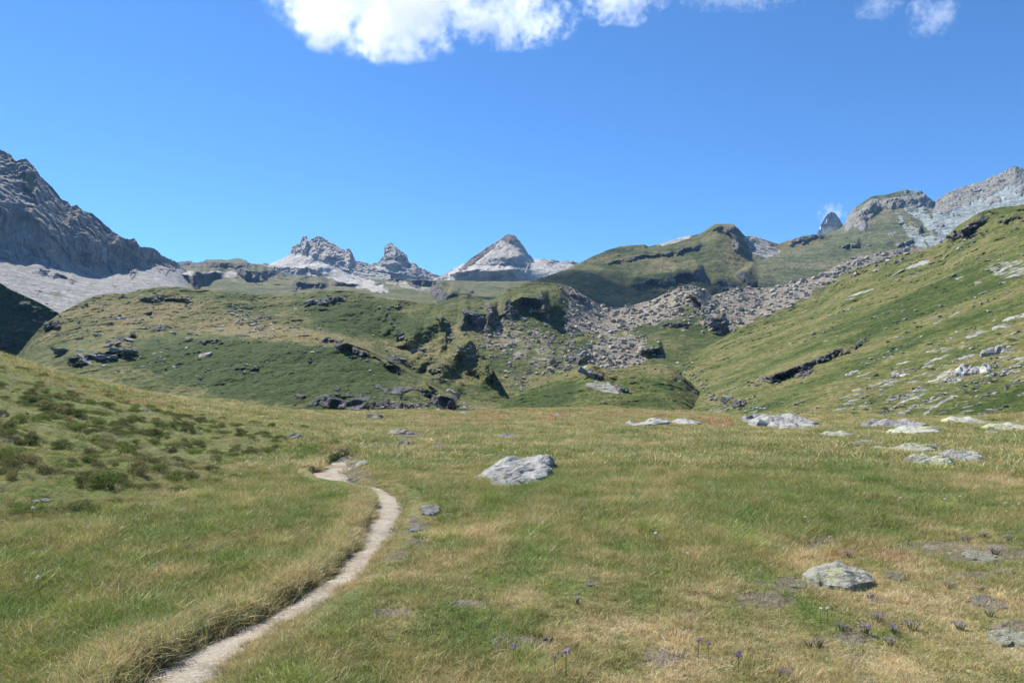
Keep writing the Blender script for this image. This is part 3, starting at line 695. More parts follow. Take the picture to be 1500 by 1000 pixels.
# the trodden path
PATH_PX = [(140, 1078, .21), (232, 1000, .20), (297, 956, .185), (360, 915, .165), (418, 885, .145), (468, 857, .13), (507, 828, .14), (533, 798, .155), (549, 775, .16), (564, 752, .165), (569, 738, .17), (562, 725, .17), (548, 715, .16), (526, 708, .17), (502, 704, .23), (487, 698, .27), (482, 689, .27), (488, 680, .22), (500, 673, .15), (512, 669, .07)]
def _march(u, v):
    D = np.exp(np.linspace(math.log(1.0), math.log(75), 2500))
    x = (u - 750) / F * D
    gz = _bil(*meadow_u(x, D))
    k = np.argmax((HY - v) / F * D < gz)
    return x[k], D[k]
_pp = np.array([(*_march(a, b), w) for a, b, w in PATH_PX])
def _resample(P, n):
    s = np.concatenate([[0], np.cumsum(np.hypot(np.diff(P[:, 0]), np.diff(P[:, 1])))])
    t = np.linspace(0, s[-1], n)
    Q = np.stack([np.interp(t, s, P[:, k]) for k in range(P.shape[1])], 1)
    for k in range(P.shape[1]): Q[:, k] = smooth1(Q[:, k], 9)
    return Q
PATH = _resample(_pp, 420); PATH[:, 2] *= 0.92

def path_dist(x, y):
    """signed distance from the path's middle (left of travel is minus) and its half width there"""
    x = np.asarray(x, float); sh = x.shape
    P = np.stack([x.ravel(), np.asarray(y, float).ravel()], 1)
    best = np.full(len(P), 1e9); sgn = np.zeros(len(P)); hw = np.full(len(P), .15)
    near = np.where((P[:, 1] > 1.5) & (P[:, 1] < 62) & (P[:, 0] > -12) & (P[:, 0] < 2))[0]
    A = PATH[::3]
    for k in range(len(A) - 1):
        a, b = A[k, :2], A[k + 1, :2]
        q = P[near]; ab = b - a
        t = np.clip(((q - a) @ ab) / (ab @ ab), 0, 1)
        c = q - (a + t[:, None] * ab)
        d = np.hypot(c[:, 0], c[:, 1])
        up = d < best[near]
        ii = near[up]
        best[ii] = d[up]
        sgn[ii] = -np.sign(ab[0] * (q[up, 1] - a[1]) - ab[1] * (q[up, 0] - a[0]))
        hw[ii] = A[k, 2]
    return (best * np.where(sgn == 0, 1, sgn)).reshape(sh), hw.reshape(sh)

def carve(x, y, depth=0.05):
    sd, hw = path_dist(x, y)
    hw = hw * (1 + 0.5 * noise2(np.asarray(x) / 0.4, np.asarray(y) / 0.5, 3.3, octs=3))
    a = np.abs(sd)
    steep = np.where(sd < 0, 0.06, 0.20)
    c = -depth * (1 - sst(0, 1, (a - hw) / steep))
    lip = np.where(sd < 0, 0.035, 0.01) * np.exp(-((a - hw - steep - .08) / 0.16) ** 2) * (a > hw)
    return c + lip, sd, hw

def ground(x, y):
    c, _, _ = carve(x, y)
    return meadow_base(x, y) + c + EYE

C_LUSH = np.array([0.120, 0.190, 0.042]); C_GREEN = np.array([0.195, 0.225, 0.068]); C_OLIVE = np.array([0.285, 0.270, 0.110])
C_STRAW = np.array([0.47, 0.40, 0.23]); C_RUST = np.array([0.38, 0.215, 0.135]); C_MOSS = np.array([0.050, 0.072, 0.022]); C_SOIL = np.array([0.17, 0.145, 0.115])

def tint(x, y):
    """sward colour, grass height and bareness at a spot"""
    x = np.asarray(x, float); y = np.asarray(y, float)
    u, d = meadow_u(x, y)
    _zz = _bil(u, d); v = HY - _zz / np.maximum(d, .1) * F
    n1 = noise2(x / 1.5, y / 2.2, 11, octs=4)
    n2 = noise2(x / 5, y / 9, 12, octs=3)
    n3 = noise2(x / 0.45, y / 0.6, 13, octs=3)
    n4 = noise2(x / 2.6, y / 4.5, 14, octs=4)
    dry = 0.46 + 0.70 * n1 + 0.30 * n2 + 0.80 * n3
    dry = dry + 0.12 * sst(20, 40, d) - 0.10 * sst(500, 350, u) * sst(9, 6, d)
    dry = dry + 0.30 * sst(1150, 1330, u) * sst(7.5, 5.2, d) - 0.22 * blob(u, v, 1230, 730, 260, 55, 0, 3, .3)
    rust = 0.9 * n4 + 0.45 * n3 - 0.50
    rust = rust + (0.50 + 0.55 * n1) * sst(17, 33, d) * sst(480, 640, u) * sst(1260, 1050, u) + 0.30 * sst(1250, 1420, u) * sst(13, 20, d)
    rust = rust + 0.5 * blob(u, v, 1480, 745, 55, 22, 0, 5, .4) + 0.5 * blob(u, v, 1265, 820, 60, 26, 0, 6, .4) + 0.35 * blob(u, v, 1200, 895, 70, 30, 0, 7, .4) + 0.35 * blob(u, v, 250, 592, 110, 14, 12, 8, .4) + 0.25 * blob(u, v, 60, 540, 90, 18, 15, 8, .4)
    bw = bank_w(u, d)
    dry3 = np.clip(dry, 0, 1)[..., None]
    c = np.where(dry3 < 0.33, C_LUSH + (C_GREEN - C_LUSH) * dry3 / 0.33, np.where(dry3 < 0.62, C_GREEN + (C_OLIVE - C_GREEN) * (dry3 - 0.33) / 0.29, C_OLIVE + (C_STRAW - C_OLIVE) * (dry3 - 0.62) / 0.38))
    c = c + (C_RUST - c) * (0.85 * sst(-0.05, 0.5, rust))[..., None]
    c = c + (C_MOSS * 2.0 - c) * (bw * 0.6 * sst(-0.2, 0.4, n1 + n3))[..., None]
    hgt = 0.55 + 0.5 * noise2(x / 1.2, y / 1.6, 21, octs=3) + 0.25 * n3
    short = sst(420, 620, u) * sst(6.4, 5.4, d) + 0.6 * sst(1050, 1250, u) * sst(8, 6, d) + 0.7 * blob(u, v, 640, 730, 60, 80, 0, 3)
    hgt = np.clip(hgt - 0.42 * np.clip(short, 0, 1) + 0.18 * blob(u, v, 1000, 745, 320, 55, 0, 9, .3) + 0.2 * sst(480, 420, u) * sst(12, 7, d), 0.08, 1.3)
    bare = sst(0.46, 0.66, noise2(x / 0.55, y / 0.8, 31, octs=4) + 0.20 * np.clip(short, 0, 1) - 0.05)
    for cx, cy, rx, ry in ((1200, 790, 34, 11), (1355, 802, 60, 12), (1440, 815, 60, 14), (760, 945, 40, 14), (690, 883, 24, 8), (575, 900, 26, 9), (612, 778, 16, 22), (1165, 855, 45, 14), (1420, 850, 40, 7), (1250, 930, 34, 10), (970, 960, 36, 10), (1010, 905, 20, 6), (550, 653, 26, 4), (598, 642, 24, 4), (640, 655, 16, 5), (590, 812, 30, 8), (1120, 880, 40, 12), (868, 862, 14, 6), (530, 690, 40, 12), (1480, 930, 30, 12)):
        bare = np.maximum(bare, blob(u, v, cx, cy, rx, ry, 0, cx * .01, 1.0))
    return c, hgt, bare, bw

# mesh: fine in front, coarse behind
_th = np.concatenate([np.radians(np.linspace(-44, 44, 620)), np.radians(np.linspace(48, 312, 60))])
_rr = np.concatenate([np.exp(np.linspace(math.log(0.2), math.log(2.6), 24))[:-1], np.exp(np.linspace(math.log(2.6), math.log(26), 300))[:-1], np.exp(np.linspace(math.log(26), math.log(140), 90))])
_X = _rr[:, None] * np.sin(_th)[None]; _Y = _rr[:, None] * np.cos(_th)[None]
_c, _sd, _hw = carve(_X, _Y, 0.085)
_Z = meadow_base(_X, _Y) + _c + EYE
_col, _hg, _bare, _bw = tint(_X, _Y)
_soil = C_SOIL * (1 + 0.5 * noise2(_X / 0.2, _Y / 0.2, 3, octs=2))[..., None]
_col2 = _col * 0.8 + (_soil - _col * 0.8) * np.clip(_bare * 0.9, 0, 1)[..., None]

t = NT('meadow_turf')
pos = t.n('NewGeometry').outputs['Position']
ca = t.attr('sward').outputs['Color']
na, nb, nc = t.noise(pos, 14, 4, .65), t.noise(pos, 55, 3, .6), t.noise(pos, 2.5, 4, .6)
c = t.mix(t.ss(0.3, 0.7, na), t.mix(0.62, ca, (0.5, 0.46, 0.40), 'MULTIPLY'), ca)
c = t.mix(t.math('MULTIPLY', t.ss(0.55, 0.75, nb), 0.45), c, (0.33, 0.30, 0.19))
c = t.mix(t.math('MULTIPLY', t.ss(0.45, 0.3, nc), 0.35), c, (0.12, 0.12, 0.05))
M_turf = t.out(c, 0.95, t.math('ADD', na, t.math('MULTIPLY', nb, 0.4)), 0.05, 1.0, 0.1)
me = grid_mesh('meadow', np.stack([_X, _Y, _Z], -1), True, dict(sward=_col2.astype(np.float32)), wrap=True)
meadow = setp(link('meadow', me, M_turf), 'rough alpine meadow of green, straw and rust grass', 'meadow', None, 'structure')
add_bvh(me); MEADOW = len(BVHS) - 1

# the path itself
n_c = 11
tan = np.gradient(PATH[:, :2], axis=0); tan /= np.linalg.norm(tan, axis=1)[:, None]
nor = np.stack([tan[:, 1], -tan[:, 0]], 1)
off = np.linspace(-1, 1, n_c)
hwn = PATH[:, 2] + 0.06
PX = PATH[:, None, 0] + nor[:, None, 0] * off[None] * hwn[:, None]
PY = PATH[:, None, 1] + nor[:, None, 1] * off[None] * hwn[:, None]
PZ = meadow_base(PX, PY) + EYE - 0.048 - 0.045 * np.abs(off)[None] ** 4 + 0.012 * noise2(PX / 0.12, PY / 0.12, 4, octs=3)
t = NT('trodden_dust')
pos = t.n('NewGeometry').outputs['Position']
n1, n2, n3 = t.noise(pos, 3, 4, .6), t.noise(pos, 40, 3, .7), t.noise(pos, 140, 2, .6)
c = t.ramp(n1, [(0.35, (0.26, 0.205, 0.14)), (0.6, (0.38, 0.33, 0.255))])
c = t.mix(t.ss(0.45, 0.7, n2), c, (0.43, 0.40, 0.35))
c = t.mix(t.ss(0.6, 0.75, n3), c, (0.22, 0.19, 0.15))
M_path = t.out(c, 0.95, t.math('ADD', n2, t.math('MULTIPLY', n3, .5)), 0.02, 1.0, 0.1)
me = grid_mesh('path', np.stack([PX, PY, PZ], -1), True)
setp(link('path', me, M_path), 'narrow trodden dirt path winding through the meadow grass', 'path', None, 'structure')
# ---------------------------------------------------------------- rocks
def rock_material(name, dark, mid, light, lichen=None, lich=0.5, scale=1.0, warm=None, objrand=True):
    t = NT(name)
    tc = t.n('TexCoord').outputs['Object']
    oi = t.n('ObjectInfo')
    vec = t.n('VectorMath', dict(operation='ADD'))
    t.put(vec.inputs[0], tc)
    sc3 = t.n('VectorMath', dict(operation='SCALE')); t.put(sc3.inputs[0], oi.outputs['Location']); sc3.inputs['Scale'].default_value = 1.7
    t.put(vec.inputs[1], sc3)
    mp = t.n('Mapping', None, Vector=vec.outputs[0], Scale=(1, 1, 2.2))
    a, b, c_ = t.noise(mp, 1.6 * scale, 6, .65), t.noise(mp, 6 * scale, 5, .7), t.noise(mp, 26 * scale, 3, .6)
    f = t.math('ADD', t.math('MULTIPLY', a, .5), t.math('MULTIPLY', b, .5))
    col = t.ramp(f, [(0.34, dark), (0.5, mid), (0.64, light)])
    if warm: col = t.mix(t.math('MULTIPLY', t.ss(0.5, 0.66, a), .6), col, warm)
    if lichen:
        m = t.math('MULTIPLY', t.ss(0.58 - 0.14 * lich, 0.64 - 0.10 * lich, b), t.ss(0.38, 0.52, t.noise(mp, 3.1 * scale, 3, .6)))
        col = t.mix(t.math('MULTIPLY', m, 0.85), col, lichen)
    col = t.mix(t.math('MULTIPLY', t.ss(0.62, 0.74, c_), .55), col, dark)
    if objrand:
        k = t.n('MapRange', None, Value=oi.outputs['Random'], To_Min=0.72, To_Max=1.15)
        col = t.mix(1.0, col, t.n('CombineColor', None, Red=k, Green=k, Blue=k), 'MULTIPLY')
    h = t.math('ADD', t.math('MULTIPLY', b, 1.0), t.math('MULTIPLY', c_, 0.35))
    return t.out(col, 0.88, h, 0.07 / scale, 1.0, 0.25)
M_pale = rock_material('pale_slab_rock', (0.12, 0.12, 0.115), (0.29, 0.285, 0.265), (0.43, 0.42, 0.39), (0.37, 0.375, 0.22), 0.25)
M_lich = rock_material('lichened_rock', (0.16, 0.16, 0.15), (0.38, 0.38, 0.35), (0.50, 0.50, 0.46), (0.43, 0.43, 0.23), 1.15, 1.3)
M_bould = rock_material('boulder_rock', (0.155, 0.14, 0.115), (0.34, 0.305, 0.25), (0.48, 0.435, 0.365), (0.33, 0.33, 0.20), 0.1)
M_dark = rock_material('dark_crag_rock', (0.08, 0.08, 0.077), (0.18, 0.178, 0.168), (0.31, 0.30, 0.28), (0.20, 0.20, 0.11), 0.1)

def hull_rock(name, seed, n=18, flat=1.0, cuts=1, rough=0.06, blocks=1):
    """angular boulder about one unit across"""
    rg = random.Random(seed)
    bm = bmesh.new()
    for k in range(blocks):
        s = 1.0 if blocks == 1 else rg.uniform(0.35, 0.75)
        off = Vector((0, 0, 0)) if blocks == 1 else Vector((rg.uniform(-.42, .42), rg.uniform(-.3, .3), rg.uniform(-.12, .10)))
        vs = []
        for i in range(n):
            v = Vector((rg.gauss(0, 1), rg.gauss(0, 1), rg.gauss(0, 1))).normalized()
            v = Vector((max(-.72, min(.72, v.x * 1.1)), max(-.7, min(.7, v.y * 1.1)), max(-.66, min(.66, v.z * 1.1)))) * rg.uniform(.86, 1.05)
            vs.append(bm.verts.new((v.x * .62 * s + off.x, v.y * .5 * s + off.y, v.z * .5 * flat * s + off.z)))
        r = bmesh.ops.convex_hull(bm, input=vs)
        for v in [g for g in r['geom_interior'] if isinstance(g, bmesh.types.BMVert)]:
            if v.is_valid: bm.verts.remove(v)
    if cuts:
        bmesh.ops.subdivide_edges(bm, edges=bm.edges[:], cuts=cuts, use_grid_fill=True)
        bmesh.ops.triangulate(bm, faces=bm.faces[:])
        P = np.array([v.co[:] for v in bm.verts])
        nz = fbm(P * 3 + seed * 3.7, 3, .5); nx = fbm(P * 3 + seed * 3.7 + 50, 3, .5); ny = fbm(P * 3 + seed * 3.7 + 90, 3, .5)
        for v, a, b, c in zip(bm.verts, nx, ny, nz):
            v.co += Vector((a, b, c)) * rough
    me = bpy.data.meshes.new(name); bm.to_mesh(me); bm.free()
    return me

def slab_rock(name, seed, nr=16, na=40, h=0.3, fol=20.0, edge=0.3, crack=0.5, aspect=0.6):
    """low outcrop: a shelf of foliated rock with stepped layers and a ragged outline, one unit long"""
    a = np.linspace(0, 2 * np.pi, na, endpoint=False)
    r = np.linspace(0, 1, nr)
    ca, sa = np.cos(a), np.sin(a)
    out = 0.5 * (1 + edge * noise2(ca * 1.4, sa * 1.4, seed, octs=4) * 1.6)
    X = r[:, None] * (out * ca)[None]; Y = r[:, None] * (out * sa * aspect)[None]
    c, s = math.cos(R(fol)), math.sin(R(fol))
    A = X * c + Y * s; B = -X * s + Y * c
    n = noise2(A * 1.8, B * 5, seed + 5, octs=4)
    n2 = noise2(A * 4, B * 18, seed + 8, octs=3)
    n3 = noise2(A * 2.6, B * 2.6, seed + 12, octs=3)
    prof = 1 - r[:, None] ** 6
    lay = B * 5.5 + 0.9 * n3 + 0.5 * n
    saw = lay - np.floor(lay)
    saw = np.where(saw < 0.82, saw / 0.82, (1 - saw) / 0.18)
    z = h * prof * (0.50 + 0.75 * B + 0.35 * A + 0.55 * n3 + 0.55 * (saw - .5) * (0.6 + n3) + 0.30 * n - crack * 0.5 * np.clip(n2 - 0.1, 0, 1))
    z = np.maximum(z, -0.1 * h)
    z = np.where(r[:, None] > 0.97, -0.5 * h, z)
    P = np.stack([X, Y, z], -1)
    P[0] = P[0].mean(0)
    me = grid_mesh(name, P, False, None, wrap=True)
    return me

BOULD = [hull_rock('boulder', 100 + i, 16, random.uniform(.7, 1.0), 1, .05) for i in range(12)]
CRAG = [hull_rock('crag', 200 + i, 12, .9, 1, .09, blocks=5) for i in range(5)]
SLAB = [slab_rock('rock_slab', 300 + i * 7, 12, 32, random.uniform(.20, .34), random.uniform(-40, 40), .55, .6, random.uniform(.45, .75)) for i in range(6)]
SHARD = [hull_rock('shard', 400 + i, 14, .35, 1, .04) for i in range(4)]
for L, m in ((BOULD, M_bould), (CRAG, M_dark), (SLAB, M_pale), (SHARD, M_pale)):
    for me in L: me.materials.append(m)
def variant(me, m):
    c = me.copy(); c.materials.clear(); c.materials.append(m); return c
SLAB_L = [variant(m, M_lich) for m in SLAB[:4]]
BOULD_P = [variant(m, M_pale) for m in BOULD]
BOULD_D = [variant(m, M_dark) for m in BOULD]
CRAG_P = [variant(m, M_pale) for m in CRAG]
SLAB_D = [variant(m, M_dark) for m in SLAB]

FACE = [slab_rock('rock_face', 77 + i, 30, 80, .62, 65, .5, 1.2, .8) for i in range(2)]
for me in FACE: me.materials.append(M_pale)

PLACED = []
def put(name, me, px, py, wpx, label, cat, group=None, hf=1.0, yaw=None, sink=0.0, depthf=1.0, tilt=True, rise=0.0):
    """stand a rock on the ground seen at an image point, wpx image pixels wide"""
    hit = at(px, py)
    if hit is None: return None
    loc, nor, dep = hit
    s = wpx / F * dep
    o = bpy.data.objects.new(name, me)
    COL.objects.link(o)
    yaw = random.uniform(-.5, .5) if yaw is None else R(yaw)
    q = Vector((0, 0, 1)).rotation_difference(nor).slerp(Matrix.Identity(3).to_quaternion(), (0.72 if name == 'crag' else 0.25) if tilt else 1.0)
    o.rotation_mode = 'QUATERNION'
    o.rotation_quaternion = q @ Matrix.Rotation(yaw, 3, 'Z').to_quaternion()
    o.scale = (s, s * depthf, s * hf)
    o.location = loc + Vector((0, 0, rise)) - nor * (sink * s * hf)
    setp(o, label, cat, group)
    PLACED.append((loc.x, loc.y, s * 0.5, s * 0.5 * depthf))
    return o

# --- rocks in the meadow
hero1 = slab_rock('rock_outcrop', 41, 46, 130, .20, 28, .34, .75, .85); hero1.materials.append(M_pale)
hero2 = slab_rock('rock_outcrop', 57, 36, 90, .22, -20, .22, .35, .75); hero2.materials.append(M_lich)
put('rock_outcrop', hero1, 757, 694, 108, 'large pale grey outcrop with dark clefts in the middle of the meadow', 'rock', None, 0.75, -14, -.05, 2.8)
put('rock_outcrop', hero2, 1226, 850, 92, 'flat boulder crusted with yellow lichen among short grass', 'rock', None, .85, 10, -.05, 1.5)
for px, py, w, lab, kind in (
    (742, 709, 50, 'broken grey ledge in front of the large pale outcrop', 'S'), (775, 707, 34, 'small ledge at the right foot of the large pale outcrop', 'S'), (716, 667, 22, 'dark stone at the left tip of the large pale outcrop', 's'),
    (1172, 858, 30, 'grey stones lying at the left foot of the lichen boulder', 's'), (1190, 866, 26, 'small low stone in front of the lichen boulder', 'd'), (1160, 846, 18, 'small grey stone left of the lichen boulder', 's'),
    (1206, 872, 22, 'pale stone at the near edge of the lichen boulder', 's'),
    (1150, 622, 74, 'long pale slab on the meadow brow right of centre', 'S'), (1163, 629, 34, 'pale lip of rock just below the long brow slab', 'S'), (1110, 617, 40, 'thin pale ledge at the left end of the brow slabs', 'S'),
    (1222, 639, 38, 'pale wedge-shaped rock between the brow slab and the rock cluster', 'L'), (1256, 651, 20, 'small white stone left of the yellowish rock cluster', 'S'), (1272, 648, 18, 'white stone just right of another small white stone', 'S'), (1258, 658, 14, 'tiny pale stone below two white stones', 'S'),
    (1300, 660, 26, 'pale stone at the left end of the yellowish rock cluster', 'L'), (1308, 670, 14, 'small grey stone below the left end of the rock cluster', 'S'),
    (1340, 660, 46, 'broad pale rock in the middle of the yellowish rock cluster', 'L'), (1349, 671, 24, 'yellow lichen stone in the rock cluster', 'L'), (1364, 683, 44, 'smooth pale slab nearest in the rock cluster', 'L'), (1338, 675, 20, 'small pale stone left of the nearest cluster slab', 'S'), (1322, 657, 18, 'thin grey stone in the rock cluster', 'D'),
    (1386, 665, 20, 'upright yellow stone at the right of the rock cluster', 'L'), (1368, 656, 22, 'grey stone at the back of the rock cluster', 'S'), (1410, 672, 40, 'low pale slab sloping right of the rock cluster', 'S'), (1426, 661, 16, 'lone yellowish stone right of the rock cluster', 'L'),
    (1318, 626, 60, 'long flat pale slab in rusty grass at the brow', 'S'), (1345, 632, 50, 'pale slab at the right end of the flat brow slabs', 'L'), (1286, 624, 34, 'narrow pale slab at the left of the flat brow slabs', 'S'), (1322, 634, 26, 'yellowish slab between the flat brow slabs', 'L'),
    (1415, 620, 46, 'pale rounded outcrop in rusty grass near right edge', 'L'), (1474, 628, 46, 'pale hump of rock by the right edge of the brow', 'L'), (1455, 633, 14, 'small stone beside the pale hump of rock', 'S'),
    (1450, 884, 44, 'thin grey slab sunk in short grass at lower right', 'S'), (1478, 936, 50, 'pale stone in the lower right corner', 'L'), (1436, 816, 34, 'pale stone in the thyme patch at right', 'L'), (1310, 846, 28, 'pinkish flat stone right of the lichen boulder', 'S'), (1486, 776, 26, 'pale stone at the right edge beside rusty tuft', 'S'), (1472, 838, 20, 'flat pale stone at right edge above the corner', 'S'),
    (628, 748, 28, 'flat grey flagstone in grass right of the path', 'S'), (608, 775, 16, 'small stone in the bare patch right of the path', 'S'), (512, 706, 17, 'rounded stone on the inner bend of the path', 'S'), (526, 708, 13, 'second stone on the inner bend of the path', 'S'), (544, 711, 12, 'last stone along the inner bend of the path', 'S'), (566, 752, 11, 'flat stone lying on the path', 'D'), (553, 775, 5, 'pebble in the middle of the path', 'D'),
    (516, 684, 34, 'tilted grey rock plates beside the path bend', 's'), (528, 676, 24, 'grey rock plates above the path bend', 's'), (590, 652, 18, 'low stone step where the path fades out', 'S'), (580, 634, 22, 'pale stone beyond the path', 'S'), (598, 635, 14, 'small pale stone beyond the path, right one of a pair', 'S'),
    (62, 735, 22, 'white stone in grass below the heather bank', 'S'), (4, 610, 12, 'white stone at the left edge in heather', 'S'), (683, 640, 9, 'small upright grey stone on open grass', 'd'), (741, 641, 22, 'low pale stone behind the large outcrop', 'S'), (425, 607, 22, 'dark tilted stone on the far left brow', 's'), (545, 613, 26, 'grey slab on the brow above the path', 'D'), (486, 632, 18, 'grey lump of rock in grass left of the path', 'd'), (538, 632, 12, 'low grey stone left of the fading path', 'd'), (678, 605, 14, 'pale stone on the centre of the brow', 'S'), (642, 602, 12, 'small pale stone on the left part of the brow', 'S'), (950, 622, 50, 'thin line of pale stone in rusty grass', 'S'), (1000, 620, 40, 'pale stone strip right of the stone line in rusty grass', 'S'),
    (802, 935, 14, 'white stone in the turf at bottom centre', 'S'), (864, 857, 12, 'pale stone in short turf right of centre', 'S'), (468, 837, 7, 'white pebble in the grass lip beside the path', 'S'), (815, 608, 10, 'tiny pale stone on the brow right of centre', 'S'), (432, 640, 16, 'flat stone on the bank above the path', 'S'), (408, 700, 10, 'small stone in grass below the bank', 'S'), (218, 605, 14, 'grey stone on the upper bank', 'd'), (212, 602, 8, 'white stone beside the grey stone on the upper bank', 'S'), (78, 562, 9, 'small white stone high on the bank', 'S'), (22, 561, 8, 'white stone near the top of the bank at left', 'S'), (80, 542, 24, 'dark flat rock near the top of the bank', 's'), (60, 532, 20, 'dark stone at the crest of the bank', 's')):
    lst = {'S': SLAB, 'L': SLAB_L, 'D': SLAB, 's': SHARD, 'd': SLAB}[kind]
    put('rock', random.choice(lst), px, py, w * (1.3 if w > 12 and py < 700 else 1.1), lab, 'rock', 'stones lying in the meadow', random.uniform(.8, 1.05) * (.55 if py > 760 else .85), None, .0 if kind in 'SLD' else .12, random.uniform(1.5, 2.3) if kind in 'SLD' else 1.1, True, .015 if (w > 12 and kind in 'SLD' and py < 720) else .01)

